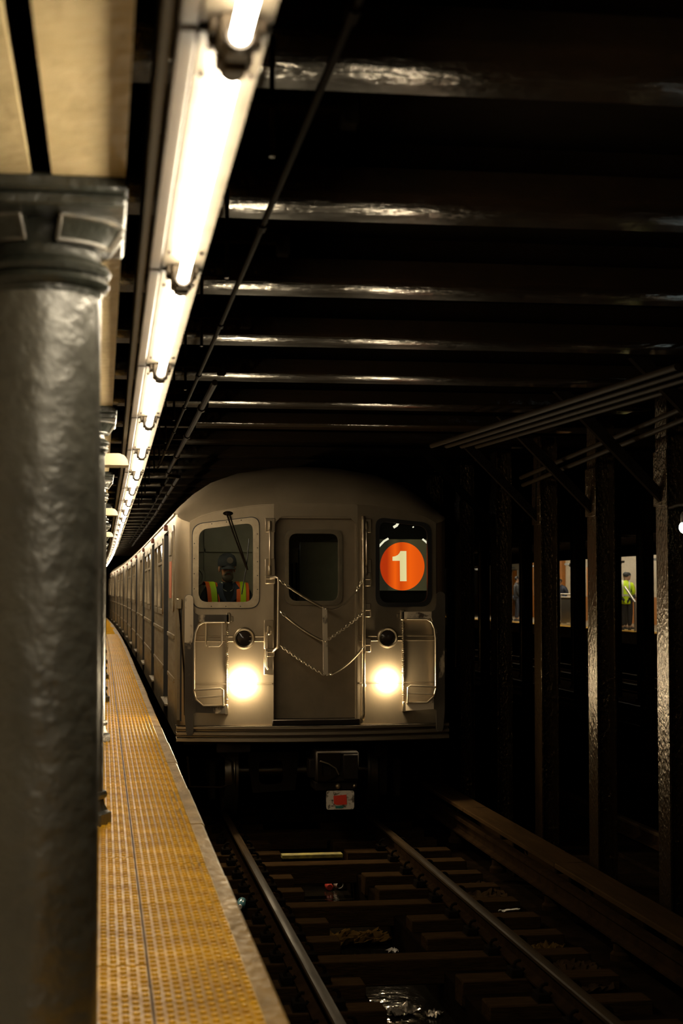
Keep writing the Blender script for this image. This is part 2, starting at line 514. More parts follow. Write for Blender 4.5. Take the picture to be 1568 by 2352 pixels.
# platform girder: two plate-bottomed halves with a dark slot between them
gird = struct_empty('girder')
gy = yrange(-1.5, 96, 3)
for x0, x1 in ((-.62, -.165), (-.118, .045)):
    for a, b in [(gy[i], gy[i + 1]) for i in range(len(gy) - 1)]:
        mb = MB()
        strip(mb, [(x0, 2.13), (x1, 2.13), (x1, 2.155), (x0, 2.155)], [a + .002, b - .002])
        O('girder_plate', mb, 'girder_paint', gird)
mb = MB(); strip(mb, [(.015, 2.155), (.03, 2.155), (.03, 2.52), (.015, 2.52)], gy); strip(mb, [(-.60, 2.155), (-.585, 2.155), (-.585, 2.52), (-.60, 2.52)], gy)
O('girder_web', mb, 'ceiling_dark', gird)
mb = MB(); strip(mb, [(-4, 2.56), (.02, 2.56), (.02, 2.95), (-4, 2.95)], gy)
O('platform_ceiling', mb, 'girder_paint' if False else 'ceiling_dark', gird)

wl_ = struct(O('wall_left', MB().b6(-4.2, -3.4, -2, 70, -.03, 2.6), 'wall_tile'))  # unseen side wall, added to bounce light onto girder and column

# ---------------------------------------------------------------- round cast-iron platform columns
def make_round_column():
    t = thing('platform_column', '', 'column')
    R = .142
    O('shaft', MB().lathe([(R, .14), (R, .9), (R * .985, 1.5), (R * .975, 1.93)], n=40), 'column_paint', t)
    O('base', MB().lathe([(.185, 0), (.185, .055), (.178, .062), (.165, .07), (.150, .10), (.146, .125), (.160, .135), (.163, .15), (.158, .165), (.143, .172)], n=8), 'column_paint', t, smooth=25)
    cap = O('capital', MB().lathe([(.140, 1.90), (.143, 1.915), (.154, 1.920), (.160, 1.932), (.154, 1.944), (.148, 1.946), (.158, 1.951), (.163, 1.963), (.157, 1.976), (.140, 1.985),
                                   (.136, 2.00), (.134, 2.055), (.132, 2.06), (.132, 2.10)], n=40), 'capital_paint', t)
    for q in range(4):
        a0 = PI / 4 + q * PI / 2
        def arc(r, z, w): return [(r * math.cos(a0 + s), r * math.sin(a0 + s), z) for s in [w * (-1 + 2 * i / 8) for i in range(9)]]
        mb = MB()
        # flared curved lug: outer face leans out as it rises, with a raised rim
        rings = [arc(.125, 2.012, .55), arc(.152, 2.012, .55), arc(.160, 2.016, .55), arc(.163, 2.022, .54), arc(.186, 2.060, .53), arc(.196, 2.064, .53), arc(.198, 2.072, .53), arc(.186, 2.078, .53), arc(.12, 2.09, .53)]
        mb.loft(rings)
        for e in (0, -1): mb.face([r[e] for r in rings])
        O('bracket', mb, 'capital_paint', cap)
        rim = MB()
        pth = arc(.161, 2.016, .55) + arc(.195, 2.066, .54)[::-1]
        rim.tube(pth + [pth[0]], .0055, 6)
        O('bracket_rim', rim, 'rim_paint', cap)
    ab = MB()
    ab.b6(-.26, .20, -.30, .36, 2.098, 2.136, .008)
    ab.b6(-.26, .195, -.27, .33, 2.07, 2.10, .006)
    O('abacus', ab, 'capital_paint', t)
    return t
mat('rim_paint', (.10, .086, .064), .4, col2=(.035, .032, .025), scale=20)
col_y = [3.98 + 4.63 * i for i in range(12)]
col0 = make_round_column()
for i, y in enumerate(col_y):
    c = col0 if i == 0 else copy_tree(col0)
    c.location = (-.147 + .0035 * min(y - 3.98, 16) + off(y), y, 0)
    c['label'] = ('dark green painted cast iron column with ring capital filling the left foreground' if i == 0 else
                  'dark round iron platform column, %s behind the big foreground column' % ORD[i - 1])
    if i: c['group'] = 'round platform columns receding behind the foreground column'

# ---------------------------------------------------------------- fluorescent row over the platform edge
def make_fixture():
    t = thing('tube_light_fixture', '', 'light fixture')
    L = 2.63
    h = MB()
    h.extr([(-.078, 2.412), (.078, 2.412), (.07, 2.47), (-.07, 2.47)], lambda u, v: (u, .012, v), lambda u, v: (u, L - .012, v))
    O('housing', h, 'fixture_metal', t)
    rf = MB()
    rf.b6(-.076, .076, .016, L - .016, 2.402, 2.411, .002)
    ref = O('reflector', rf, 'reflector_enamel', t)
    for yy in (.30, L - .30):
        for xx in (-.055, .055):
            O('screw', MB().lathe([(.009, 2.396), (.007, 2.392), (0.0001, 2.391)], (xx, yy, 0), 8, cap=False).cyl((xx, yy, 2.396), (xx, yy, 2.404), .009, 8), 'socket_dark', ref)
    O('side_rail', MB().b6(-.122, -.080, .004, L - .004, 2.398, 2.45, .004), 'fixture_metal', t)
    O('tube', MB().lathe([(.012, .085), (.019, .10), (.019, L - .10), (.012, L - .085)], (0, 0, 2.345), 16, 'Y'), 'tube_light', t)
    for yy, s in ((.085, 1), (L - .085, -1)):
        sk = MB()
        sk.b6(-.040, .040, yy - s * .04 - .038, yy - s * .04 + .038, 2.335, 2.402, .006)
        sk.b6(-.026, .026, yy - s * .04 - .030, yy - s * .04 + .030, 2.318, 2.39, .004)
        so = O('socket', sk, 'socket', t)
        O('collar', MB().lathe([(.016, -.02), (.027, -.02), (.029, .012), (.024, .022), (.0195, .022)], (0, yy, 2.345), 16, 'Y', cap=False), 'socket_dark', so)
        O('socket_wing', MB().b6(-.058, .058, yy - s * .045 - .018, yy - s * .045 + .018, 2.372, 2.404, .004), 'socket', so)
    return t
fx0 = make_fixture()
FS = .72                                                 # six-foot tubes, hung low beside the girder
NF = 38
def light_x(y): return FS * (.272 + .0047 * min(max(y / FS - 3, 0), 14)) + off(y)
for i in range(-1, NF):
    y1 = FS * (3.43 + 2.66 * i); y0_ = y1 - FS * 2.63
    f = fx0 if i == -1 else copy_tree(fx0)
    xa, xb = light_x(y0_), light_x(y1)
    f.location = (xa, y0_, 1.2 * (1 - FS)); f.scale = (FS, FS, FS)
    f.rotation_euler = (0, 0, -math.atan2(xb - xa, FS * 2.63))
    f['label'] = '%s fluorescent tube fixture from the camera in the row above the platform edge' % ORD[i + 1]
    f['group'] = 'fluorescent fixtures above the platform edge'
tray = MB().loft([[(light_x(y) - .104 + dx, y, 1.95 + dz) for dx, dz in ((-.009, 0), (.009, 0), (.009, .155), (-.009, .155))] for y in yrange(-1, 70, 2)], closed=True, caps=True)
tray.map(lambda c: Vector((c.x, c.y, c.z + .132)))
tag(O('cable_tray', tray, 'fixture_metal'), 'thin brown metal channel running along the platform side of the tube lights', 'channel')

# ---------------------------------------------------------------- conduits, hangers
def conduit(pts, r, label):
    o = O('conduit', MB().tube(pts, r, 8), 'conduit')
    for p, q in zip(pts, pts[1:]):
        p, q = Vector(p), Vector(q)
        n = int((q - p).length / 1.72)
        for j in range(1, n + 1):
            c = p.lerp(q, (j - .3) / max(n, 1))
            O('coupling', MB().cyl(c - (q - p).normalized() * .04, c + (q - p).normalized() * .04, r * 1.55, 8), 'conduit', o)
    return tag(o, label, 'conduit')
conduit([(.53, 2, 2.465), (.55, 8.4, 2.465), (.56, 17, 2.465)], .0115, 'thin conduit hung under the roof beams right of the tube lights')
conduit([(.64, 9.5, 2.41), (.66, 17.3, 2.41), (.80, 17.5, 2.41), (.83, 27, 2.41), (.80, 45, 2.41)], .019, 'thicker jogged conduit above the train roof edge')
conduit([(.73, 17.6, 2.48), (.76, 27, 2.48), (.72, 45, 2.48)], .011, 'thin far conduit beside the thicker jogged conduit')
hng = None
for i in range(12):
    y = 4.38 + 1.72 * i - .06
    if hng is None:
        hng = thing('hanger_bracket', '', 'bracket')
        O('channel_arm', MB().b6(0, .42, -.025, .025, 2.495, 2.54, .004), 'iron_dark', hng)
        O('drop_rod', MB().cyl((.20, 0, 2.36), (.20, 0, 2.695), .008, 8), 'fixture_metal', hng)
        O('end_clamp', MB().b6(.385, .435, -.035, .035, 2.45, 2.535, .006), 'iron_dark', hng)
        h = hng
    else:
        h = copy_tree(hng)
    h.location = (.22 + .005 * min(y, 16) , y, 0)
    h['label'] = 'dark steel hanger arm under the %s roof beam, right of the tube lights' % ORD[i]
    h['group'] = 'hanger arms under the roof beams'

# right hand pipes under the beams, beside the steel columns
for i, (p, q, r, nm) in enumerate((((3.34, 9.2, 2.515), (2.96, 14.6, 2.515), .022, 'leftmost'), ((3.48, 9.2, 2.515), (3.10, 14.6, 2.515), .022, 'second'), ((3.62, 9.2, 2.515), (3.24, 14.6, 2.515), .022, 'third'),
        ((3.76, 9.2, 2.515), (3.38, 14.6, 2.515), .022, 'fourth'), ((3.95, 9.6, 2.50), (3.95, 15.2, 2.275), .020, 'fifth'), ((3.97, 9.6, 2.43), (3.97, 15.2, 2.205), .020, 'rightmost'))):
    o = O('ceiling_pipe', MB().tube([p, q], r, 10), 'conduit')
    tag(o, '%s dark pipe of the six running under the roof beams near the steel columns' % nm, 'pipe', 'six pipes under the roof beams')

# ---------------------------------------------------------------- cream hoods sticking out of the column line
hood = None
for i, y in enumerate((9.55, 15.9, 22.3)):
    if hood is None:
        hood = thing('sign_hood', '', 'hood')
        prof = [(-.06, 1.985), (.09, 1.985), (.118, 1.975), (.137, 1.95), (.142, 1.925), (-.06, 1.925)]
        O('hood_shell', MB().extr(prof, lambda u, v: (u, -.10, v), lambda u, v: (u, .10, v)), 'cream', hood)
        O('hood_lip', MB().b6(-.06, .144, -.105, .105, 1.918, 1.926), 'cream', hood)
        O('hanger', MB().b6(-.04, .0, -.02, .02, 1.985, 2.13), 'cream', hood)
        h = hood
    else: h = copy_tree(hood)
    h.location = (off(y), y, 0)
    h['label'] = 'cream rounded-end metal hood sticking out from under the girder, %s from the camera' % ORD[i]
    h['group'] = 'cream hoods under the platform girder'

# ---------------------------------------------------------------- rails
RAIL = [(-.07, -.15), (.07, -.15), (.07, -.135), (.012, -.115), (.009, -.045), (.034, -.035), (.036, -.012), (.028, -.002), (0, 0), (-.028, -.002), (-.036, -.012), (-.034, -.035), (-.009, -.045), (-.012, -.115), (-.07, -.135)]
def running_rail(x, y0, y1, label, bend=True, clips=None):
    t = thing('running_rail', label, 'rail', (x, 0, -1.1))
    ys = yrange(y0, y1, 3)
    o_ = off if bend else (lambda y: 0.0)
    body = [p for p in RAIL if p[1] < -.03]
    body = [(-.07, -.15), (.07, -.15), (.07, -.135), (.012, -.115), (.009, -.045), (.034, -.034), (-.034, -.034), (-.009, -.045), (-.012, -.115), (-.07, -.135)]
    O('rail_web', MB().loft([[(u + o_(y), y, v) for u, v in body] for y in ys], closed=True, caps=True), 'rail_rust', t)
    hd = [(-.034, -.034), (.034, -.034), (.036, -.012), (.029, -.003), (.012, 0), (-.012, 0), (-.029, -.003), (-.036, -.012)]
    O('rail_head', MB().loft([[(u + o_(y), y, v) for u, v in hd] for y in ys], closed=True, caps=True), 'rail_head', t)
    if clips:
        pm = mesh_of(MB().b6(-.16, .16, -.085, .085, -.158, -.148).b6(-.155, -.08, -.07, .07, -.149, -.10, .006).b6(.08, .155, -.07, .07, -.149, -.10, .006), 'iron_dark', 'tie_plate')
        cms = [mesh_of(MB().tube([(s * (.095 + .035 * math.sin(a)), .0 + .03 * s, -.085 + .035 * math.cos(a)) for a in [-.3 + 4.6 * j / 9 for j in range(10)]], .011, 6), 'iron_dark', 'rail_clip') for s in (-1, 1)]
        for y in clips:
            p = O('tie_plate', pm, None, t); p.location = (0, y, 0)
            for cm in cms: O('rail_clip', cm, None, p)
    return t
running_rail(1.27, 2, 80, 'running rail nearest the platform edge', True, CLIP_Y)
running_rail(2.735, 2, 80, 'running rail of the train track on the side of the steel columns', True, CLIP_Y)
for xx, nm in ((5.26, 'first'), (6.80, 'second'), (9.05, 'third'), (10.60, 'fourth'), (12.9, 'fifth'), (14.4, 'sixth')):
    running_rail(xx, 12, 80, '%s shiny rail beyond the near row of steel columns' % nm, False)

# third rail with its timber cover
t = thing('third_rail', 'third rail under brown protective cover boards beside the steel columns', 'third rail', (3.44, 0, -1.1))
ys = [4, 12, 20, 28, 40]
O('contact_rail', MB().loft([[(u, y, v) for u, v in [(-.06, -.03), (.06, -.03), (.06, -.015), (.012, .0), (.012, .075), (.036, .085), (.036, .115), (-.036, .115), (-.036, .085), (-.012, .075), (-.012, .0), (-.06, -.015)]] for y in ys], closed=True, caps=True), 'rail_rust', t)
for a, b in ((3, 7.0), (7.0, 12.05), (12.05, 15.2), (15.2, 19), (19, 24), (24, 30)):
    O('cover_board', MB().b6(-.07, .17, a + .006, b - .006, .215, .255, .006), 'cover_board', t)
    O('cover_side_board', MB().b6(.135, .17, a + .006, b - .006, .02, .215, .004), 'cover_board', t)
for i in range(14):
    y = 5.2 + 1.72 * i
    O('cover_bracket', MB().b6(.06, .15, y - .03, y + .03, -.15, .213, .006).b6(-.05, .15, y - .03, y + .03, .17, .213, .006), 'iron_dark', t)
    O('insulator', MB().lathe([(.075, -.16), (.075, -.12), (.055, -.10), (.055, -.05), (.07, -.035)], (0, y + .3, 0), 12), 'rail_rust', t)

# ---------------------------------------------------------------- steel columns between the tracks
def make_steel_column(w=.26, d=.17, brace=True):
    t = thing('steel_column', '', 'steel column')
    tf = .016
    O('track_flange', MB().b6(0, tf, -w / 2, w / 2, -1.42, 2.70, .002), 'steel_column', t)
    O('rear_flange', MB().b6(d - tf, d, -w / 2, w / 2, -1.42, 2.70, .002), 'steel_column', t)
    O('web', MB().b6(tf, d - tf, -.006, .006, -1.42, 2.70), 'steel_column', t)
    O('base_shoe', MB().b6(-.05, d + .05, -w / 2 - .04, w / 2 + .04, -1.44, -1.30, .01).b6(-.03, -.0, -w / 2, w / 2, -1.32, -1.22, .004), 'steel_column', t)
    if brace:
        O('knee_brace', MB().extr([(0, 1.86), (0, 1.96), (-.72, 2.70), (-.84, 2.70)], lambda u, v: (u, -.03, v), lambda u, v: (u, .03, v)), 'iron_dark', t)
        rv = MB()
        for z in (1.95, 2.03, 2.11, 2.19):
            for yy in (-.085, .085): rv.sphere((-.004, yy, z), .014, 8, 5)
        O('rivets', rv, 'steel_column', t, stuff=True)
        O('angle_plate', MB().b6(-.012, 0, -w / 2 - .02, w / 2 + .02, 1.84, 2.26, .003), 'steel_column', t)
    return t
def col_row(x, y0, sp, n, w, d, brace, name, grp):
    c0 = make_steel_column(w, d, brace)
    for i in range(n):
        c = c0 if i == 0 else copy_tree(c0)
        c.location = (x, y0 + sp * i, 0)
        c['label'] = '%s steel H-column from the camera in the %s' % (ORD[i], name)
        c['group'] = grp
    return c0
col_row(4.2, 8.35, 1.8, 9, .26, .17, True, 'near row beside the train track', 'steel columns beside the train track')
col_row(8.0, 18.45, 1.75, 13, .18, .17, False, 'middle row between the express tracks', 'steel columns between the express tracks')
col_row(11.9, 28.5, 1.75, 16, .18, .17, False, 'far row before the opposite platform', 'steel columns before the opposite platform')

# ---------------------------------------------------------------- the train
SEC = [(-1.34, 1.94), (-1.29, 2.035), (-1.15, 2.165), (-.97, 2.285), (-.70, 2.385), (-.32, 2.445), (0, 2.46), (.32, 2.445), (.70, 2.385), (.97, 2.285), (1.15, 2.165), (1.29, 2.035), (1.34, 1.94)]
BASE = 1.1
MESHES = {}
def TP(name, mb, material, parent, key=None, **kw):
    if key and key in MESHES: me = MESHES[key]
    else:
        me = mesh_of(mb() if callable(mb) else mb, material, name)
        if key: MESHES[key] = me
    o = O(name, me, material, parent, **kw)
    if parent.type == 'EMPTY': o.location = (0, 0, BASE)
    return o
DOORS = [(2.0, 3.27), (6.75, 8.02), (11.95, 13.22)]
WINS = [(3.55, 5.05), (5.25, 6.45), (8.35, 9.85), (10.1, 11.6), (13.55, 14.75)]
def side_shell(y0):
    out = [(y0, -.2), (15.35, -.2), (15.35, 1.94), (y0, 1.94)]
    holes = [rrect(a, -.02, b, 1.86, .05, 3) for a, b in DOORS] + [rrect(a, .95, b, 1.78, .07, 3) for a, b in WINS]
    if y0 > .2: holes += [rrect(.50, 1.02, .82, 1.82, .05, 3)]
    return MB().plate(out, holes, lambda u, v: (-1.34, u, v), (.06, 0, 0))
def car_body(t, front):
    for s in (1, -1):
        k = 'shell_f' if front else 'shell'
        sh = TP('side_panel', lambda: side_shell(.30 if front else .06), 'stainless_side', t, k)
        sh.scale.x = s
        def belts():
            mb = MB()
            ends = [.34 if front else .1] + [q for d in DOORS for q in d] + [15.3]
            for z, r in ((.74, .014), (.316, .010)):
                for a, b in zip(ends[::2], ends[1::2]):
                    mb.b6(-1.34 - r, -1.335, a + .03, b - .03, z - .022, z + .022, .005)
            return mb
        b = TP('rub_rail', belts, 'stainless_side', sh, k + 'b')
        for i, (a, c) in enumerate(DOORS):
            for half in (0, 1):
                def leaf():
                    w = (c - a) / 2
                    return MB().plate([(0, -.03), (w - .003, -.03), (w - .003, 1.88), (0, 1.88)], [rrect(.12, .95, w - .10, 1.68, .06, 3)], lambda u, v: (-1.285, u, v), (.03, 0, 0))
                d = TP('side_door', leaf, 'stainless_side', t, 'leaf')
                d.scale.x = s
                d.location.y = a + half * (c - a) / 2
                TP('door_pane', lambda: MB().b6(-1.272, -1.268, .12, .54, .95, 1.68), 'pane', d, 'leafpane')
            se = TP('door_seal', lambda: MB().b6(-1.342, -1.285, 1.235, 1.275, -.02, 1.86).b6(-1.342, -1.285, -.004, .012, -.02, 1.86).b6(-1.342, -1.285, 0, 1.27, 1.845, 1.865), 'rubber', t, 'seal')
            se.scale.x = s; se.location.y = a
            sp = TP('door_sill', lambda: MB().b6(-1.375, -1.30, .02, 1.25, -.05, -.022, .004), 'frame_metal', t, 'sill')
            sp.scale.x = s; sp.location.y = a
            kn = TP('door_lamp', lambda: MB().lathe([(.001, -.045), (.03, -.04), (.034, -.02), (.034, 0)], (-1.34, .30, 1.885), 10, 'X', cap=False), 'red_knob', t, 'knob')
            kn.scale.x = s; kn.location.y = a
        for a, c in WINS + ([(.50, .82)] if front else []):
            z0, z1 = (.95, 1.78) if c - a > .5 else (1.02, 1.82)
            key = 'w%.2f' % (c - a)
            def wf():
                o_ = rrect(-.03, z0 - .03, c - a + .03, z1 + .03, .09, 3); i_ = rrect(.025, z0 + .025, c - a - .025, z1 - .025, .05, 3)
                mb = MB().plate(o_, [i_], lambda u, v: (-1.352, u, v), (.03, 0, 0))
                if c - a > 1.3: mb.b6(-1.35, -1.33, 0, c - a, z1 - .27, z1 - .24)
                return mb
            w = TP('side_window', wf, 'frame_metal', t, key)
            w.scale.x = s; w.location.y = a
            TP('pane', lambda: MB().b6(-1.334, -1.330, .02, c - a - .02, z0 + .02, z1 - .02), 'pane', w, key + 'p')
    r0 = .75 if front else .06
    TP('roof', lambda: MB().loft([[(x, y, z) for x, z in SEC] for y in (r0, 5, 10, 15.35)]), 'stainless', t, 'roof%d' % front)
    TP('roof_gutter', lambda: MB().tube([(-1.345, r0 - .4 if front else r0, 1.945), (-1.345, 15.3, 1.945)], .014, 6).tube([(1.345, r0, 1.945), (1.345, 15.3, 1.945)], .014, 6), 'stainless_side', t, 'gut%d' % front)
    TP('car_floor', lambda: MB().b6(-1.30, 1.30, .2, 15.3, -.12, -.03), 'underbody', t, 'fl')
    TP('end_wall', lambda: MB().plate([(-1.30, -.1), (1.30, -.1), (1.30, 1.94), (.97, 2.27), (.32, 2.43), (-.32, 2.43), (-.97, 2.27), (-1.30, 1.94)], [], lambda u, v: (u, 15.32, v), (0, .03, 0)), 'underbody', t, 'ew')
    if not front:
        TP('end_wall', lambda: MB().plate([(-1.30, -.1), (1.30, -.1), (1.30, 1.94), (.97, 2.27), (.32, 2.43), (-.32, 2.43), (-.97, 2.27), (-1.30, 1.94)], [], lambda u, v: (u, .06, v), (0, .03, 0)), 'underbody', t, 'ew2')
    TP('underframe', lambda: MB().b6(-1.25, 1.25, .25, 15.3, -.30, -.12).b6(-1.2, 1.2, 4.4, 10.9, -.75, -.30, .03), 'underbody', t, 'uf')
    for y in ((2.3, 13.0) if True else ()):
        bo = TP('bogie', lambda: MB().b6(-1.0, -.88, -1.5, 1.5, -.72, -.52, .03).b6(.88, 1.0, -1.5, 1.5, -.72, -.52, .03).b6(-.9, .9, -.25, .25, -.62, -.36, .03).b6(-.98, -.90, -1.6, -1.4, -.9, -.5, .02).b6(.90, .98, -1.6, -1.4, -.9, -.5, .02), 'underbody', t, 'bog')
        bo.location.y = y
        for dy in (-.95, .95):
            wl = TP('wheel_set', lambda: MB().cyl((-.75, 0, -.67), (.75, 0, -.67), .07, 12)
                    .lathe([(.10, -.80), (.36, -.79), (.37, -.81), (.425, -.80), (.435, -.70), (.46, -.69), (.46, -.665), (.36, -.67), (.10, -.66)], (0, 0, -.67), 28, 'X')
                    .lathe([(.10, .80), (.36, .79), (.37, .81), (.425, .80), (.435, .70), (.46, .69), (.46, .665), (.36, .67), (.10, .66)], (0, 0, -.67), 28, 'X'), 'wheel', bo, 'wheel')
            wl.location = (0, dy, 0)

def sweep(x): return .085 * max(0.0, abs(x) - .42) / .8
def brow(x):
    tb = [(0, 2.052), (.32, 2.047), (.6, 2.032), (.8, 2.0), (1.07, 1.948), (1.215, 1.872), (1.29, 1.90), (1.34, 1.94)]
    a = abs(x)
    for (x0, z0), (x1, z1) in zip(tb, tb[1:]):
        if a <= x1: return z0 + (z1 - z0) * (a - x0) / (x1 - x0)
    return 1.94
def post_y(x):
    tb = [(1.215, .095), (1.25, .10), (1.29, .125), (1.325, .18), (1.34, .30)]
    a = abs(x)
    if a <= 1.215: return sweep(x)
    for (x0, y0_), (x1, y1) in zip(tb, tb[1:]):
        if a <= x1 + 1e-6: return y0_ + (y1 - y0_) * (a - x0) / (x1 - x0)
    return .30

train = thing('subway_car', 'leading stainless steel subway car with lit headlights and an orange-red route disc', 'subway train', (2.045, 15.8, -BASE))
car_body(train, True)
F = lambda u, v: (u, sweep(u) - .015, v)
WL_O = rpoly([(-1.185, 1.03), (-.546, 1.03), (-.550, 1.915), (-1.185, 1.835)], [.10, .10, .09, .10], 6)
WR_O = rpoly([(.595, 1.04), (1.163, 1.04), (1.163, 1.865), (.595, 1.917)], [.10, .10, .10, .09], 6)
def brow_pts(x0, x1, n=7): return [(x0 + (x1 - x0) * i / n, brow(x0 + (x1 - x0) * i / n) - .004) for i in range(n + 1)]
TP('front_sheet', MB().plate([(-1.213, -.10), (-.405, -.10)] + brow_pts(-.405, -1.213), [inset(WL_O, .03)], F, (0, .03, 0)), 'stainless', train)
TP('front_sheet', MB().plate([(.415, -.10), (1.213, -.10)] + brow_pts(1.213, .415), [inset(WR_O, .03)], F, (0, .03, 0)), 'stainless', train)
TP('door_header', MB().plate([(-.405, 1.80), (-.38, 1.87), (-.335, 1.913), (-.28, 1.922), (.285, 1.922), (.345, 1.910), (.39, 1.87), (.415, 1.80)] + [(.415, 2.03)] + brow_pts(.40, -.40)[0:] + [(-.405, 2.03)], [], F, (0, .03, 0)), 'stainless', train)
for s in (-1, 1):
    xs = [1.205, 1.215, 1.25, 1.29, 1.325, 1.34]
    TP('corner_post', MB().loft([[(s * x, post_y(x), z) for x in xs] for z in (-.2, .5, 1.2, 1.87)] + [[(s * x, post_y(x), brow(x)) for x in xs]]), 'stainless', train)
xs = sorted(set([p[0] for p in SEC] + [-1.215, 1.215, -1.25, 1.25, -1.325, 1.325, -.5, .5, -.85, .85]))
def secz(x):
    for (x0, z0), (x1, z1) in zip(SEC, SEC[1:]):
        if x <= x1 + 1e-6: return z0 + (z1 - z0) * (x - x0) / (x1 - x0)
    return 1.94
rings = []
for k in range(7):
    t_ = k / 6
    e = math.sin(t_ * PI / 2)
    rings.append([(x, post_y(x) - .016 + (.766 - post_y(x)) * (t_ ** 1.5), brow(x) - .014 * (k == 0) + (secz(x) - brow(x)) * (.15 * t_ + .85 * e)) for x in xs])
TP('roof_cap', MB().loft(rings), 'roof_steel', train)
# mouldings across the sheet
md = MB()
for z in (.755, .712, .300):
    for a, b in ((-1.20, -.42), (.43, 1.20)):
        n = 4
        md.tube([(a + (b - a) * i / n, sweep(a + (b - a) * i / n) - .016, z) for i in range(n + 1)], .008, 6)
TP('front_moulding', md, 'stainless', train)

# end door in its recess
jm = MB()
jm.b6(-.41, -.397, 0.0, .14, -.06, 1.86).b6(.405, .42, 0.0, .14, -.06, 1.86).b6(-.40, .41, .0, .14, 1.90, 1.93)
TP('door_jamb', jm, 'door_steel', train)
DW = rrect(-.287, 1.056, .283, 1.797, .09, 6)
dr = TP('front_door', MB().plate([(-.40, -.05), (.41, -.05), (.41, 1.92), (-.40, 1.92)], [inset(DW, .03)], lambda u, v: (u, .12, v), (0, .03, 0)), 'door_steel', train)
TP('door_window_frame', MB().plate(DW, [inset(DW, .042)], lambda u, v: (u, .098, v), (0, .022, 0)).plate(inset(DW, .022), [inset(DW, .04)], lambda u, v: (u, .088, v), (0, .012, 0)), 'frame_metal', dr)
TP('door_pane', MB().plate(inset(DW, .038), [], lambda u, v: (u, .125, v), (0, .004, 0)), 'pane', dr)
TP('door_threshold', MB().b6(-.42, .43, -.06, .13, -.10, -.045, .006), 'underbody', train)
gp = MB().tube([(.470, -.03, 1.92), (.470, -.05, 1.88), (.470, -.05, 0.0), (.470, .0, -.05)], .017, 10).b6(.425, .455, -.012, .0, -.04, 1.80)
for z in (1.70, 1.49, 1.0, .60, .28): gp.lathe([(.022, -.012), (.022, .012)], (.470, -.05, z), 10)
TP('door_grab_pole', gp, 'frame_metal', train)
# plates and grab handles each side of the door
for s, x in ((-1, -.448), (1, .497)):
    gh = TP('grab_handle', MB().tube([(x, -.03, 1.80), (x, -.055, 1.76), (x, -.055, 1.46), (x, -.03, 1.42)], .0095, 8), 'steel_bar', train)
    for za, zb in ((1.762, 1.90), (1.262, 1.507)): TP('handle_plate', MB().b6(x - .042, x + .055, -.024, -.012, za, zb, .006), 'stainless', gh)
    for q in (1.785, 1.352): TP('handle_cup', MB().tube([(x, -.026, q), (x, -.034, q + .022), (x, -.034, q + .062), (x, -.026, q + .082)], .019, 8), 'stainless', gh)
    if s < 0:
        lh = TP('step_handle', MB().tube([(-.462, -.02, .80), (-.47, -.05, .78), (-.482, -.055, .74), (-.482, -.055, .47), (-.462, -.03, .44)], .0095, 8), 'steel_bar', train)
        TP('handle_plate', MB().b6(-.50, -.407, -.024, -.012, .635, .915, .006), 'stainless', lh); TP('handle_plate', MB().b6(-.50, -.407, -.024, -.012, .385, .60, .006), 'stainless', lh); TP('handle_cup', MB().b6(-.47, -.43, -.042, -.02, .77, .86, .01), 'stainless', lh)
for z in (1.30, 1.0, .66):
    TP('chain_bracket', MB().b6(.475, .545, -.03, -.012, z - .06, z + .075, .005).cyl((.49, -.045, z + .01), (.535, -.045, z + .01), .007, 8), 'stainless', train)
for z in (1.305, .60):
    TP('chain_bracket', MB().b6(-.49, -.40, -.03, -.012, z - .04, z + .04, .005).cyl((-.48, -.045, z + .01), (-.40, -.045, z + .01), .009, 8), 'stainless', train)

# safety chains in front of the door
yc = -.14
TP('chain_bar', MB().tube([(-.44, -.05, 1.315), (-.40, -.10, 1.33), (-.375, yc, 1.318), (-.372, yc, 1.28), (-.376, yc, .70), (-.378, yc, .655), (-.40, -.11, .635), (-.415, -.05, .61)], .0115, 10), 'steel_bar', train)
TP('chain_strap', MB().loft([[(.053 + dx, yc + dy, 1.03 - .64 * i / 6) for dx, dy in ((0, 0), (.046, 0), (.046, .006), (0, .006))] for i in range(7)], closed=True, caps=True).map(lambda c: Vector((c.x + .010 * (1.03 - c.z) / .64, c.y, c.z))), 'bare_metal', train)
def sag(p, q, d, n=16):
    p, q = Vector(p), Vector(q)
    return [p.lerp(q, i / n) - Vector((0, 0, d * 4 * (i / n) * (1 - i / n))) for i in range(n + 1)]
def links(mb, pts, L=.034, r=.0045, w=.011):
    tot = 0; i = 0
    acc = [0]
    for a, b in zip(pts, pts[1:]): acc.append(acc[-1] + (b - a).length)
    d, k = L / 2, 0
    while d < acc[-1]:
        while acc[i + 1] < d: i += 1
        u = (d - acc[i]) / (acc[i + 1] - acc[i])
        c = pts[i].lerp(pts[i + 1], u)
        t = (pts[i + 1] - pts[i]).normalized()
        s_ = t.cross(Vector((0, 1, 0))).normalized() if k % 2 else Vector((0, 1, 0))
        lp = [c + t * (L * .62 * math.cos(a)) + s_ * (w * math.sin(a)) for a in [2 * PI * j / 10 for j in range(11)]]
        mb.tube(lp, r, 5, cap=False)
        d += L * .82; k += 1
def chain(p, q, d, a, b, r=.011):
    """chain with a sleeve over the fraction a..b"""
    pts = sag(p, q, d, 40)
    n = len(pts) - 1
    ia, ib = int(a * n), int(b * n)
    mb = MB()
    if ia > 0: links(mb, pts[:ia + 1])
    if ib < n: links(mb, pts[ib:])
    o = TP('safety_chain', mb, 'steel_bar', train)
    if ib > ia: TP('chain_sleeve', MB().tube(pts[ia:ib + 1], r, 8), 'frame_metal', o)
    return o
chain((-.362, yc, 1.297), (.072, yc, 1.028), .012, .20, .96)
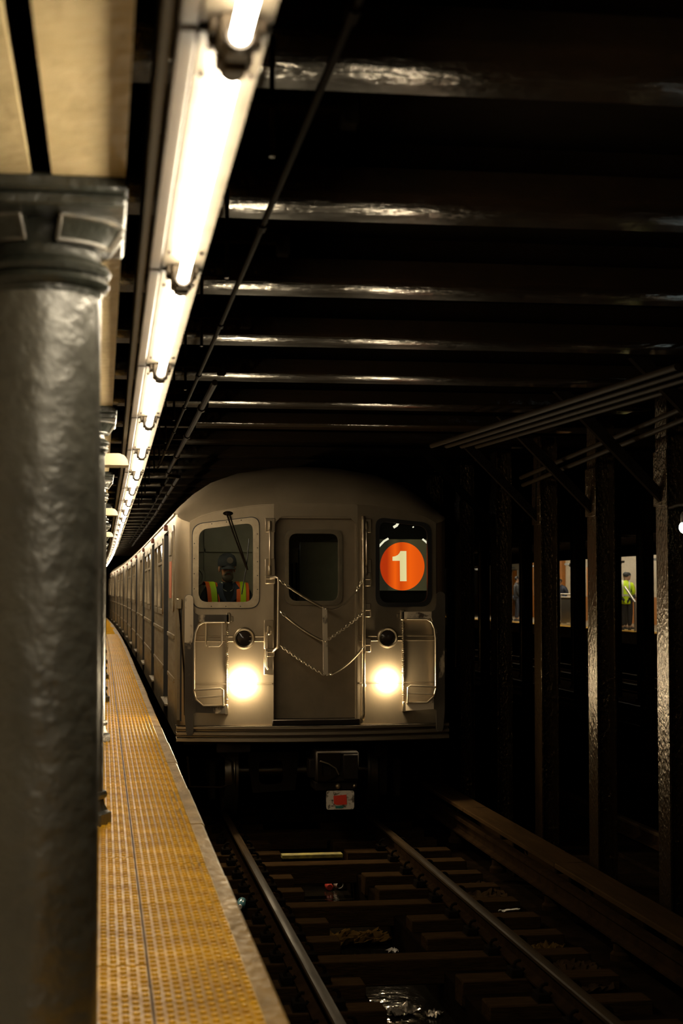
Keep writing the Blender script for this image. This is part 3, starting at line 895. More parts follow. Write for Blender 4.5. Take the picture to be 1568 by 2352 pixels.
chain((.082, yc, 1.026), (.470, -.07, 1.325), .105, .04, .82, .0075)
chain((-.355, yc, 1.00), (.068, yc, .712), .026, .14, .97, .0095)
chain((.085, yc, .712), (.462, -.07, .985), .012, 0, 0)
chain((-.352, yc, .672), (.078, yc, .388), .01, 1, 1)
chain((.10, yc, .384), (.466, -.07, .655), .045, .13, .95, .0125)

# driver's window
cw = TP('cab_window_frame', MB().plate(WL_O, [inset(WL_O, .036)], lambda u, v: (u, sweep(u) - .034, v), (0, .022, 0)).plate(inset(WL_O, .030), [inset(WL_O, .058)], lambda u, v: (u, sweep(u) - .028, v), (0, .03, 0)), 'frame_metal', train)
TP('window_seal', MB().plate(inset(WL_O, -.008), [inset(WL_O, .004)], lambda u, v: (u, sweep(u) - .022, v), (0, .01, 0)), 'rubber', cw)
rv = MB()
xsW = inset(WL_O, .016)
for i in range(0, len(xsW)):
    p, q = Vector(xsW[i]), Vector(xsW[(i + 1) % len(xsW)])
    n = max(1, int((q - p).length / .12))
    for j in range(n):
        c = p.lerp(q, (j + .5) / n)
        if (q - p).length > .1: rv.lathe([(.006, -.003), (.004, -.005), (.0001, -.0055)], (c.x, sweep(c.x) - .034, c.y), 6, 'Y', cap=False)
TP('rivets', rv, 'socket_dark', cw, stuff=True)
TP('cab_pane', MB().plate(inset(WL_O, .040), [], lambda u, v: (u, .072, v), (0, .004, 0)), 'pane', cw)
wp = TP('wiper', MB().lathe([(.052, 0), (.046, -.022), (.03, -.03), (.0001, -.031)], (-.845, .04, 1.945), 14, 'Y', cap=False).map(lambda c: Vector((c.x, c.y, 1.945 + (c.z - 1.945) * .45))).box((-.845, .02, 1.945), (.04, .05, .02), .005), 'iron_dark', train)
TP('wiper_arm', MB().tube([(-.862, .015, 1.945), (-.80, .0, 1.76), (-.675, .005, 1.43), (-.655, .01, 1.40)], .0085, 6).tube([(-.838, .015, 1.945), (-.79, .0, 1.80), (-.66, .0, 1.415)], .0075, 6), 'conduit', wp)
TP('wiper_blade', MB().tube([(-.642, .02, 1.70), (-.668, .012, 1.43), (-.712, .02, 1.16)], .006, 6), 'rubber', wp)

# route sign window
sg = TP('sign_frame', MB().plate(WR_O, [inset(WR_O, .040)], lambda u, v: (u, sweep(u) - .030, v), (0, .05, 0)), 'rubber', train)
TP('sign_pane', MB().plate(inset(WR_O, .036), [], lambda u, v: (u, sweep(u) - .008, v), (0, .004, 0)), 'pane', sg)
bx = MB()
bx.b6(.55, 1.20, .42, .43, .95, 1.95).b6(.55, .56, .17, .42, .95, 1.95).b6(1.19, 1.20, .17, .42, .95, 1.95).b6(.55, 1.20, .17, .42, .95, .96).b6(.55, 1.20, .17, .42, 1.94, 1.95)
TP('sign_box', bx, 'black_inside', train)
SGX = .043
rs = TP('route_sign', MB().b6(.632, 1.112, .235, .245, 1.195, 1.705), 'sign_ground', train)
dc = [(.862 + .224 * math.cos(2 * PI * i / 64), 1.436 + .240 * math.sin(2 * PI * i / 64)) for i in range(64)]
di = TP('sign_disc', MB().plate(dc, [], lambda u, v: (u, .233, v), (0, .002, 0)), 'sign_disc', rs)
one = [(.838, 1.288), (.904, 1.288), (.902, 1.588), (.842, 1.588), (.832, 1.567), (.815, 1.548), (.790, 1.536), (.762, 1.531), (.762, 1.491), (.836, 1.491)]
TP('sign_numeral', MB().plate(one, [], lambda u, v: (u, .230, v), (0, .002, 0)), 'sign_figure', rs)
TP('sign_side_strip', MB().b6(.602, .634, .238, .245, 1.195, 1.705).b6(1.11, 1.145, .238, .245, 1.195, 1.705), 'black_inside', rs)
TP('sign_light_leak', MB().tube([(.618, .225, 1.625), (.675, .225, 1.685), (.72, .225, 1.712)], .010, 6).tube([(1.065, .225, 1.708), (1.10, .225, 1.680), (1.142, .225, 1.636)], .009, 6)
   .tube([(.768, .20, 1.822), (.80, .20, 1.842), (.815, .20, 1.868)], .013, 6).tube([(.96, .20, 1.822), (.972, .20, 1.83)], .006, 6), 'sign_edge', train)  # glowing strokes stand in for light leaking around the sign roll

for o_ in [rs] + [c_ for c_ in train.children if c_.name.startswith('sign_light_leak')]: o_.location.x += SGX; o_.location.z += .003

# lamps
for x, z, R, nm in ((-.690, .739, .108, 'l'), (.716, .741, .105, 'r')):
    yy = sweep(x) - .015
    ml = TP('marker_lamp', MB().ring((x, yy - .012, z), R - .017, .017, 32, 8).lathe([(.074, -.012), (.096, -.006), (.096, .01)], (x, yy, z), 32, 'Y', cap=False), 'frame_metal', train)
    TP('lamp_lens', MB().lathe([(.0001, -.018), (.04, -.015), (.07, -.007), (.076, 0)], (x, yy - .002, z), 28, 'Y', cap=False), 'lens_dark', ml)
for x, z, r in ((-.693, .308, .098), (.728, .317, .070)):
    yy = sweep(x) - .015
    hd = TP('headlight', MB().lathe([(r - .012, .002), (r - .004, .003), (r + .004, .006)], (x, yy, z), 32, 'Y', cap=False), 'frame_metal', train)
    TP('headlight_lens', MB().lathe([(.0001, -.085), (r * .4, -.079), (r * .75, -.060), (r, -.030), (r, 0)], (x, yy, z), 28, 'Y', cap=False), 'headlight_lens', hd)  # dome size and depth exaggerated to stand in for bloom and halo
TP('lamp_backplate', MB().b6(-.79, -.735, .04, .055, .44, .87, .004).b6(-.79, -.735, .03, .045, .06, .16, .004), 'stainless', train)

# anticlimber: three ribs on a bowed bumper
def bow(x): return -.15 + .20 * (x / 1.34) ** 2
prof = [(.10, -.10), (.01, -.10), (0, -.108), (0, -.126), (.012, -.134), (.055, -.138), (.055, -.150), (.012, -.156), (0, -.164), (0, -.184), (.012, -.192), (.055, -.196), (.055, -.206), (.012, -.212), (0, -.220), (0, -.246), (.012, -.256), (.16, -.262)]
TP('anticlimber', MB().loft([[(x, bow(x) + u, v) for u, v in prof] for x in [-1.335 + 2.67 * i / 20 for i in range(21)]]).loft([[(x, bow(x), -.10), (x, .3, -.10)] for x in [-1.335 + 2.67 * i / 20 for i in range(21)]]), 'anticlimb', train)

# folding pantograph gates at both corners
GP = [(-1.243, -.16), (-1.230, -.188), (-1.19, -.188), (-1.174, -.16), (-1.174, .02), (-1.15, .03), (-1.15, .15), (-1.172, .22), (-1.172, .72), (-1.15, .83), (-1.13, .90), (-1.13, .965), (-1.165, .985), (-1.178, 1.03)] + [(-1.222 + .044 * math.cos(PI * q / 10), 1.116 + .046 * math.sin(PI * q / 10)) for q in range(11)] + [(-1.266, .80), (-1.258, .60), (-1.258, .02)]
ARM_T = [(-1.13, .90), (-1.09, .898), (-.84, .898), (-.84, .966), (-1.13, .966)]
ARM_B = [(-1.15, .03), (-.87, .015), (-.87, .092), (-1.08, .092), (-1.15, .15)]
for s, dx, dz in ((-1, 0, 0), (1, .022, .025)):
    X = (lambda u: u) if s < 0 else (lambda u: -u + dx)
    Z = lambda v: v + dz if v > .5 else v + dz * .4
    g = TP('pantograph_gate', MB().plate(GP, [], lambda u, v: (X(u), -.005, Z(v)), (0, .032, 0)), 'worn_paint', train)
    if s < 0: TP('gate_cap_plate', MB().plate([(-1.262, .70), (-1.19, .70), (-1.178, .78), (-1.18, 1.115)] + [(-1.221 + .041 * math.cos(PI * q / 10), 1.115 + .043 * math.sin(PI * q / 10)) for q in range(1, 10)] + [(-1.262, 1.115)], [], lambda u, v: (u, -.009, v), (0, .004, 0)), 'bare_metal', g, label='bare metal upper plate of the gate')
    TP('gate_arm', MB().plate(ARM_T, [], lambda u, v: (X(u), .0, Z(v)), (0, .026, 0)), 'worn_bright' if s > 0 else 'worn_paint', g)
    TP('gate_arm', MB().plate(ARM_B, [], lambda u, v: (X(u), .0, Z(v)), (0, .026, 0)), 'worn_bright' if s > 0 else 'worn_paint', g)
    ed = [(X(-.88), -.006, Z(.897)), (X(-1.08), -.006, Z(.894)), (X(-1.13), -.006, Z(.865)), (X(-1.158), -.006, Z(.80)), (X(-1.17), -.006, Z(.70)), (X(-1.17), -.006, Z(.23)), (X(-1.15), -.006, Z(.155)), (X(-1.08), -.006, Z(.094)), (X(-.875), -.006, Z(.094))]
    TP('gate_edge', MB().tube(ed, .0085, 6), 'steel_bar', g)
    TP('gate_rail', MB().tube([(X(-1.165), -.01, Z(.245)), (X(-.915), -.01, Z(.260)), (X(-.892), -.01, Z(.245)), (X(-.888), -.01, Z(.09))], .0095, 6).tube([(X(-1.14), -.01, Z(.172)), (X(-.89), -.01, Z(.187))], .0085, 6), 'steel_bar', g)
    hg = TP('gate_hinge', MB().b6(X(-.862), X(-.822), .0, .07, Z(.885), Z(.985), .005).b6(X(-.795), X(-.735), .045, .065, Z(.865), Z(.985), .004).b6(X(-.83), X(-.79), .02, .06, Z(.90), Z(.95), .004)
            .b6(X(-.875), X(-.84), .0, .07, Z(.005), Z(.105), .005).b6(X(-.79), X(-.735), .045, .065, Z(-.0), Z(.14), .004).sphere((X(-.765), .044, Z(.955)), .011, 8, 5).sphere((X(-.765), .044, Z(.895)), .011, 8, 5), 'frame_metal', g)
    nT = 46
    TP('gate_spring', MB().tube([(X(-.852) + .012 * math.cos(a), .03 + .012 * math.sin(a), Z(.89) - (.74) * a / (2 * PI * nT)) for a in [2 * PI * nT * j / (nT * 7) for j in range(nT * 7 + 1)]], .0042, 4).cyl((X(-.852), .03, Z(.90)), (X(-.852), .03, Z(.10)), .006, 6), 'frame_metal', hg)
    if s < 0:
        TP('gate_loop', MB().tube([(-1.055, .03, .90), (-1.055, .03, .66)], .009, 6).tube([(-1.03, .02, .665), (-.93, .02, .665), (-.905, .02, .69), (-.905, .02, .90)], .009, 6), 'steel_bar', g)
sl = TP('corner_slide', MB().b6(-1.335, -1.285, .10, .20, 1.02, 1.12, .006).b6(-1.325, -1.295, .14, .20, -.05, 1.02), 'frame_metal', train)
TP('slide_channel', MB().b6(-1.298, -1.232, .12, .165, -.06, 1.03), 'rubber', sl)
TP('cable', MB().tube([(-1.31, .10, 1.02), (-1.275, .09, .6), (-1.24, .09, .25)], .008, 6).tube([(-1.30, .09, .85), (-1.262, .09, .4), (-1.255, .09, .0)], .006, 6), 'conduit', sl)
TP('side_sticker', MB().b6(-1.346, -1.340, 1.15, 1.62, 1.12, 1.50), 'sign_red', train)
TP('side_sign', MB().b6(-1.352, -1.340, 1.12, 1.66, 1.56, 1.80, .004), 'frame_metal', train)

# coupler and underside
cp = TP('coupler', MB().b6(-.02, .39, -.26, .18, -.625, -.335, .015).b6(-.07, .0, -.12, .10, -.60, -.42, .01).b6(.05, .33, .0, 1.4, -.60, -.40)
        .b6(-.03, .38, -.22, .12, -.71, -.625, .01), 'underbody', train)
TP('coupler_face', MB().plate([(-.01, -.345), (.21, -.345), (.205, -.50), (.16, -.575), (.06, -.615), (-.01, -.60)], [rrect(.03, -.56, .12, -.44, .01, 2)], lambda u, v: (u, -.285, v), (0, .03, 0)), 'conduit', cp)
TP('coupler_hook', MB().tube([(.01, -.30, -.42), (.09, -.30, -.445), (.16, -.30, -.49), (.19, -.30, -.55)], .008, 6).sphere((.19, -.24, -.665), .028, 10, 6).sphere((.35, -.24, -.665), .02, 10, 6), 'frame_metal', cp)
TP('coupler_side', MB().b6(.235, .385, -.285, -.26, -.60, -.36, .01), 'underbody', cp)
tg = TP('coupler_tag', MB().plate(rrect(.078, -.885, .345, -.708, .02, 3), [], lambda u, v: (u, -.25, v), (0, .02, 0)), 'tag_white', cp)
TP('tag_patch', MB().plate([(.145, -.755), (.27, -.745), (.275, -.838), (.18, -.842), (.150, -.83)], [], lambda u, v: (u, -.254, v), (0, .003, 0)), 'tag_red', cp)
TP('tag_patch', MB().b6(.165, .24, -.256, -.25, -.872, -.852), 'tag_green', cp)
TP('air_hose', MB().tube([(-.93, .2, -.27), (-.90, .15, -.38), (-.79, .12, -.46), (-.78, .10, -.66), (-.90, .10, -.70), (-1.20, .12, -.69), (-1.22, .15, -.4)], .012, 6), 'conduit', train)
TP('step_bracket', MB().b6(-.95, -.62, .0, .12, -.36, -.262, .01), 'underbody', train)
TP('trip_arm', MB().b6(.72, .80, .5, .62, -.85, -.3, .01).b6(.64, .70, .3, .36, -.44, -.28), 'underbody', train)
TP('pilot_guard', MB().plate([(-.62, -.40), (-.10, -.40), (-.14, -.78), (-.56, -.80)], [rrect(-.50, -.72, -.26, -.48, .06, 3)], lambda u, v: (u, .45, v), (0, .04, 0)), 'underbody', train)

# cab interior
ci = TP('cab_bulkhead', MB().b6(-1.27, -.38, 1.30, 1.34, -.03, 1.94).b6(-.70, -.38, 1.30, 1.34, 1.94, 2.36).b6(-.40, -.36, .20, 1.30, -.03, 1.97).b6(-.02, .52, 1.05, 1.09, -.03, 1.70), 'cab_wall', train)
TP('cab_equipment', MB().b6(-1.24, -1.08, 1.18, 1.30, 1.05, 1.68, .02).ring((-1.10, 1.16, 1.34), .09, .018, 20, 6).ring((-1.10, 1.16, 1.34), .04, .014, 16, 6).b6(-1.28, -.40, 1.27, 1.30, 1.60, 1.635).b6(-1.0, -.985, 1.27, 1.30, .9, 1.93), 'cab_wall', ci)
TP('cab_lamp', MB().tube([(-.95, .32, 1.985), (-.55, .32, 1.985)], .014, 8), 'cab_lamp', train)
TP('car_lamp', MB().b6(-.20, -.12, 1.6, 1.75, 1.70, 1.73), 'interior_lamp', train)
TP('cab_console', MB().extr([(.18, .55), (.18, 1.0), (.40, 1.02), (.48, .98), (.48, .55)], lambda u, v: (-1.26, u, v), lambda u, v: (-.42, u, v)), 'cab_wall', train)
TP('cab_seat', MB().b6(-.98, -.56, .64, 1.0, .52, .60, .02).b6(-.96, -.58, 1.02, 1.08, .60, 1.02, .02).cyl((-.77, .82, -.03), (-.77, .82, .52), .05, 12), 'rubber', train)
if False: TP('cab_visor', MB().b6(-1.2, -.52, .20, .24, 1.90, 1.98, .005), 'cab_wall', train)

# trailing cars follow the bend
proto = thing('subway_car', '', 'subway train', (0, 0, -BASE))
car_body(proto, False)
for i in range(4):
    c = proto if i == 0 else copy_tree(proto)
    ya = 15.8 + 15.62 * (i + 1); yb = ya + 15.4
    xa, xb = 2.045 + off(ya), 2.045 + off(yb)
    c.location = (xa, ya, -BASE)
    c.rotation_euler = (0, 0, -math.atan2(xb - xa, 15.4))
    c['label'] = '%s stainless steel subway car coupled behind the leading car along the platform' % ('second', 'third', 'fourth', 'fifth', 'sixth')[i]
    c['group'] = 'subway cars behind the leading car'

# ---------------------------------------------------------------- people
def skin_mesh(name, joints, edges, material, parent=None, loc=None, root=0, sub=1, flat=None):
    """joints: name -> (pos, radius or (rx, ry)); edges: pairs; grown with a Skin modifier"""
    names = list(joints)
    me = bpy.data.meshes.new(name)
    me.from_pydata([joints[n][0] for n in names], [(names.index(a), names.index(b)) for a, b in edges], [])
    o = bpy.data.objects.new(name, me)
    COL.objects.link(o)
    sk = o.modifiers.new('skin', 'SKIN')
    sk.branch_smoothing = .6
    sk.use_smooth_shade = True
    lay = me.skin_vertices[0].data
    for i, n in enumerate(names):
        r = joints[n][1]
        lay[i].radius = r if isinstance(r, tuple) else (r, r)
        lay[i].use_root = (i == root)
    sb = o.modifiers.new('sub', 'SUBSURF'); sb.levels = sub; sb.render_levels = sub
    me.materials.append(MATS[material])
    if parent: o.parent = parent
    if loc: o.location = loc
    return o
V = Vector
def hand_joints(J, E, side, wrist, direction, palm_n, size=1.0):
    """palm plus five bent fingers; direction = where the fingers point, palm_n = palm normal"""
    d = V(direction).normalized(); n = V(palm_n).normalized(); w = d.cross(n).normalized() * (1 if side == 'R' else -1)
    pr = V(wrist) + d * .055 * size
    J['palm' + side] = (pr, (.034 * size, .018 * size)); E.append(('wrist' + side, 'palm' + side))
    for i, (f, L) in enumerate((('index', .075), ('middle', .084), ('ring', .077), ('little', .060))):
        b = pr + d * .035 * size + w * (.027 - .018 * i) * size
        m = b + (d * .8 + n * .35).normalized() * L * .5 * size
        t = m + (d * .45 + n * .8).normalized() * L * .5 * size
        J[f + 'a' + side] = (b, .0095 * size); J[f + 'b' + side] = (m, .0088 * size); J[f + 'c' + side] = (t, .0075 * size)
        E += [('palm' + side, f + 'a' + side), (f + 'a' + side, f + 'b' + side), (f + 'b' + side, f + 'c' + side)]
    b = pr - d * .02 * size + w * .034 * size
    m = b + (w * .6 + d * .7 + n * .3).normalized() * .038 * size
    t = m + (d * .9 + n * .4).normalized() * .03 * size
    J['thumba' + side] = (b, .011 * size); J['thumbb' + side] = (m, .010 * size); J['thumbc' + side] = (t, .0085 * size)
    E += [('palm' + side, 'thumba' + side), ('thumba' + side, 'thumbb' + side), ('thumbb' + side, 'thumbc' + side)]
def person(label, loc, rz, pose, skin, top_mat, leg_mat, hat=None, hair='shoe', group=None, coat=True):
    """pose: joint dict in local coordinates, facing -Y"""
    P = pose
    t = thing('person', label, 'person', loc, rz, group)
    J, E = {}, []
    def j(n, r, link=None):
        J[n] = (V(P[n]), r)
        if link: E.append((link, n))
    j('pelvis', (.115, .09)); j('waist', (.115, .085), 'pelvis'); j('chest', (.125, .09), 'waist'); j('neckbase', .056, 'chest'); j('neck', .052, 'neckbase')
    hd = V(P['head']); hf = V(P.get('face', (0, -1, 0))).normalized()
    J['jaw'] = (hd + hf * .022 - V((0, 0, .062)), (.058, .066)); E.append(('neck', 'jaw'))
    J['skull'] = (hd + V((0, 0, .015)), (.074, .088)); E.append(('jaw', 'skull'))
    J['crown'] = (hd + V((0, 0, .075)), (.055, .065)); E.append(('skull', 'crown'))
    for s in 'LR':
        j('shoulder' + s, .052, 'chest'); j('elbow' + s, .044, 'shoulder' + s); j('wrist' + s, .027, 'elbow' + s)
        a = V(P['wrist' + s]) - V(P['elbow' + s])
        hand_joints(J, E, s, P['wrist' + s], P.get('hand' + s, a), P.get('palm_n' + s, (0, 0, -1)))
        j('hip' + s, .085, 'pelvis'); j('knee' + s, .056, 'hip' + s); j('ankle' + s, .038, 'knee' + s)
        J['toe' + s] = (V(P['toe' + s]), .032); E.append(('ankle' + s, 'toe' + s))
    skin_mesh('body', J, E, skin, t)
    side = V((0, 0, 1)).cross(hf)
    fm = MB()
    fm.loft([[hd + hf * (.088 + a) + side * b + V((0, 0, c)) for a, b, c in ring] for ring in
             (((0, -.010, .03), (.006, 0, .03), (0, .010, .03)), ((.004, -.014, -.008), (.026, 0, -.010), (.004, .014, -.008)), ((-.004, -.012, -.022), (.008, 0, -.022), (-.004, .012, -.022)))])
    O('nose', fm, skin, t)
    for b in (-1, 1):
        O('ear', MB().sphere(hd + side * .077 * b - hf * .004, (.012, .024, .034), 8, 6), skin, t)
        O('eye', MB().sphere(hd + hf * .076 + side * .032 * b + V((0, 0, .016)), .013, 8, 6), 'shirt_white', t)
        O('iris', MB().sphere(hd + hf * .086 + side * .032 * b + V((0, 0, .016)), .006, 6, 5), 'shoe', t)
    O('mouth', MB().sphere(hd + hf * .082 - V((0, 0, .052)), (.024, .010, .006), 8, 5), 'sign_red', t)
    # clothing follows the body
    K, G = {}, []
    def k(n, r, link=None, p=None):
        K[n] = (V(p or P[n]), r)
        if link: G.append((link, n))
    k('pelvis', (.175, .14)); k('waist', (.17, .135), 'pelvis'); k('chest', (.195, .15), 'waist'); k('neckbase', .085, 'chest')
    k('collar', .074, 'neckbase', V(P['neckbase']).lerp(V(P['neck']), .9))
    if V(P['kneeL']).z < V(P['pelvis']).z - .25: k('skirt', (.18, .145), 'pelvis', V(P['pelvis']) - V((0, 0, .17)))
    for s in 'LR':
        k('shoulder' + s, .086, 'chest'); k('elbow' + s, .064, 'shoulder' + s)
        w = V(P['elbow' + s]).lerp(V(P['wrist' + s]), .94)
        k('cuff' + s, .043, 'elbow' + s, w)
    skin_mesh('jacket', K, G, top_mat, t)
    K, G = {}, []
    k('pelvis', (.125, .10))
    for s in 'LR':
        k('hip' + s, .086, 'pelvis'); k('knee' + s, .070, 'hip' + s)
        k('hem' + s, .056, 'knee' + s, V(P['knee' + s]).lerp(V(P['ankle' + s]), .95))
    skin_mesh('trousers', K, G, leg_mat, t)
    for s in 'LR':
        a, b = V(P['ankle' + s]), V(P['toe' + s])
        d = (b - a); d.z = 0; d.normalize()
        bz = min(a.z, b.z) - .045
        sh = MB().loft([[V((0, 0, bz)) + V((a.x, a.y, 0)) + d * q + d.cross(V((0, 0, 1))) * x * w_ + V((0, 0, zz * h_)) for x, zz in ((-1, 0), (1, 0), (1, .6), (.5, 1), (-.5, 1), (-1, .6))]
                        for q, w_, h_ in ((-.075, .028, .06), (-.06, .040, .085), (.03, .042, .085), (.10, .048, .055), (.17, .046, .045), (.20, .026, .03))], closed=True, caps=True)
        O('shoe', sh, 'shoe', t)
    if hat == 'beanie':
        O('beanie', MB().sphere(hd + V((0, 0, .045)) - hf * .006, (.090, .098, .085), 12, 8), hair, t)
    elif hat is None:
        O('hair', MB().sphere(hd + V((0, 0, .035)) - hf * .018, (.086, .092, .090), 12, 8), hair, t)
    return t
STAND = dict(pelvis=(0, 0, .95), waist=(0, .005, 1.10), chest=(0, .01, 1.30), neckbase=(0, .01, 1.46), neck=(0, 0, 1.52), head=(0, -.015, 1.635),
             shoulderL=(.19, .01, 1.40), elbowL=(.25, .03, 1.12), wristL=(.20, -.12, .92), shoulderR=(-.19, .01, 1.40), elbowR=(-.25, .03, 1.12), wristR=(-.20, -.12, .92),
             hipL=(.09, 0, .90), kneeL=(.10, -.02, .50), ankleL=(.10, .02, .09), toeL=(.12, -.13, .045), hipR=(-.09, 0, .90), kneeR=(-.10, -.02, .50), ankleR=(-.10, .02, .09), toeR=(-.12, -.13, .045))
SIT = dict(STAND)
SIT.update(pelvis=(0, 0, .62), waist=(0, .0, .76), chest=(0, -.01, .98), neckbase=(0, -.02, 1.135), neck=(0, -.03, 1.18), head=(0, -.05, 1.285),
           shoulderL=(.19, -.01, 1.08), elbowL=(.25, -.10, .86), wristL=(.14, -.36, .93), shoulderR=(-.19, -.01, 1.08), elbowR=(-.25, -.10, .86), wristR=(-.16, -.34, .90),
           hipL=(.10, -.02, .59), kneeL=(.13, -.40, .52), ankleL=(.13, -.36, .09), toeL=(.14, -.51, .045), hipR=(-.10, -.02, .59), kneeR=(-.13, -.40, .52), ankleR=(-.13, -.36, .09), toeR=(-.14, -.51, .045),
           handL=(.0, -1, -.1), handR=(0, -1, -.1))
# train operator behind the left window
dloc = (2.045 - .805, 15.8 + .80, .13)
drv = person('person in a dark cap and orange and lime vest seated behind the left train window', dloc, .10, SIT, 'skin_a', 'jacket_dark', 'trousers', hat='cap')
SH = .18
for o in drv.children:
    if o.name.split('.')[0] not in ('trousers', 'shoe'): pass
hc = V(SIT['head'])
cp_ = MB().loft([[hc + V((.094 * k * math.cos(a), -.004 + .102 * k * math.sin(a), .035 + h)) for a in [2 * PI * i / 20 for i in range(20)]] for k, h in ((1.0, -.004), (1.03, .03), (.98, .065), (.80, .10), (.45, .122), (.02, .128))], closed=True, caps=True)
capo = O('cap', cp_, 'jacket_dark', drv)
O('cap_visor', MB().loft([[hc + V((.085 * k * math.cos(a), -.03 + .165 * k * math.sin(a) * .9, .034 - .02 * (k > .7) - zz)) for a in [PI + PI * i / 14 for i in range(15)]] for k, zz in ((.55, 0), (.8, .004), (1.0, .012), (1.0, .018), (.55, .008))]), 'jacket_dark', capo)
O('cap_badge', MB().lathe([(.0001, -.008), (.028, -.006), (.034, 0)], (hc.x + .012, hc.y - .104, hc.z + .085), 16, 'Y', cap=False), 'beard', capo)
bd = MB().sphere(hc + V((0, -.040, -.082)), (.058, .056, .046), 14, 10)
bd.tube([hc + V((-.040, -.072, -.062)), hc + V((-.022, -.092, -.038)), hc + V((0, -.098, -.034)), hc + V((.022, -.092, -.038)), hc + V((.040, -.072, -.062))], .011, 6)
bd.map(lambda c: c + V((0, 0, .006 * noise.noise(c * 60))))
O('beard', bd, 'beard', drv)
for s in (-1, 1):
    def band(pts, w):
        return MB().loft([[V((x - w / 2, y + .004, z)), V((x - w / 2, y - .003, z)), V((x + w / 2, y - .003, z)), V((x + w / 2, y + .004, z))] for x, y, z in pts], closed=True, caps=True)
    v0 = [(s * .165, .10, 1.125), (s * .160, .03, 1.160), (s * .155, -.05, 1.150), (s * .150, -.125, 1.08), (s * .145, -.155, .98), (s * .14, -.150, .85), (s * .14, -.135, .74)]
    vt = O('vest_panel', band(v0, .062), 'lime', drv)
    O('vest_stripe', band([(x - s * .045 if s > 0 else x - .048, y - .001, z) for x, y, z in v0], .04), 'orange_vest', vt)
    O('vest_edge', band([(x + .05, y + .004, z - .01) for x, y, z in v0], .03) if s > 0 else band([(x + .047, y + .004, z - .006) for x, y, z in v0], .012), 'orange_vest', vt)
O('shirt_collar', MB().loft([[V((-.062, -.06, 1.155)), V((-.070, -.085, 1.10)), V((-.035, -.125, 1.065))], [V((-.050, -.085, 1.150)), V((-.05, -.115, 1.085)), V((-.012, -.135, 1.06))]]).loft([[V((.062, -.06, 1.155)), V((.070, -.085, 1.10)), V((.035, -.125, 1.065))], [V((.050, -.085, 1.150)), V((.05, -.115, 1.085)), V((.012, -.135, 1.06))]]), 'shirt_white', drv, smooth=0)
O('jacket_lapel', MB().loft([[V((s * .085, -.06, 1.15)), V((s * .12, -.12, 1.09)), V((s * .10, -.145, 1.0)), V((s * .03, -.155, .95))] for s in (-1,)] + [[V((-.045, -.10, 1.14)), V((-.06, -.135, 1.08)), V((-.045, -.15, 1.02)), V((-.012, -.155, .95))]])
  .loft([[V((.085, -.06, 1.15)), V((.12, -.12, 1.09)), V((.10, -.145, 1.0)), V((.03, -.155, .95))], [V((.045, -.10, 1.14)), V((.06, -.135, 1.08)), V((.045, -.15, 1.02)), V((.012, -.155, .95))]]), 'navy', drv)

# ---------------------------------------------------------------- opposite platform
fp = struct(O('floor', MB().b6(15.2, 22, 26, 100, -.35, -.03), 'concrete'))
O('platform_face', MB().b6(15.25, 15.33, 26, 100, -1.66, -.35), 'trackbed', fp)
fe = MB().b6(15.2, 15.85, 26, 100, -.03, 0)
O('tactile_paving', fe, 'tactile', fp)
O('edge_beam', MB().b6(15.0, 15.25, 26, 100, 2.19, 2.50), 'ceiling_dark', fp)
wall = struct(O('wall_far', MB().b6(19.6, 19.8, 26, 100, .0, 2.6), 'wall_tile'))
O('dado', MB().b6(19.56, 19.6, 26, 100, -.03, .95), 'dado', wall)
for i in range(12):
    O('pilaster', MB().b6(19.45, 19.6, 36.8 + 5.2 * i, 37.3 + 5.2 * i, -.03, 2.6), 'dado', wall)
for i in range(9):
    y = 44 + 6.4 * i
    p = thing('wall_poster', 'orange poster panel on the opposite platform wall, %s from the camera' % ORD[i], 'poster', (19.55, y, .95), 0, 'orange posters on the opposite wall')
    O('poster_frame', MB().b6(-.02, .04, 0, 1.5, 0, 1.25, .01), 'rail_steel', p)
    O('poster_sheet', MB().b6(-.026, -.018, .05, 1.45, .05, 1.2), 'poster_orange', p)
for i in range(14):
    y1 = 36.0 + 2.66 * i
    f = copy_tree(fx0)
    f.location = (15.6, y1, .05); f.rotation_euler = (0, 0, 0); f.scale = (1, 1, 1)
    f['label'] = '%s tube fixture over the opposite platform edge, seen between the steel columns' % ORD[i]
    f['group'] = 'tube fixtures over the opposite platform'
for i in range(9):
    c = copy_tree(col0)
    c.location = (16.15, 36.4 + 4.63 * i, 0)
    c['label'] = 'round iron column on the opposite platform, %s from the camera' % ORD[i]
    c['group'] = 'round columns on the opposite platform'
hv = person('person in a lime hi-vis jacket with grey reflective bands, standing with their back turned', (15.72, 48.0, 0), PI - .25, dict(STAND, wristL=(.10, -.22, 1.05), wristR=(-.10, -.22, 1.05), face=(.3, -.95, 0)), 'skin_b', 'lime', 'trousers', hat='beanie', hair='jacket_dark')
for s in (-1, 1):
    O('reflective_band', MB().loft([[V((s * .10 - .020, y, z)), V((s * .10 - .020, y + .008, z)), V((s * .10 + .020, y + .008, z)), V((s * .10 + .020, y, z))] for y, z in ((.03, 1.51), (.13, 1.44), (.168, 1.30), (.158, 1.12), (.15, 1.0))], closed=True, caps=True), 'reflective', hv)
O('reflective_band', MB().loft([[V((.190 * math.cos(a), .155 * math.sin(a) + .005, 1.03 + dz)) for a in [2 * PI * i / 20 for i in range(21)]] for dz in (0, .05)]), 'reflective', hv)
person('person in a black hooded coat standing beside the lime hi-vis jacket', (16.15, 49.1, 0), .5, dict(STAND), 'skin_b', 'jacket_dark', 'trousers', hat='beanie', hair='jacket_dark')
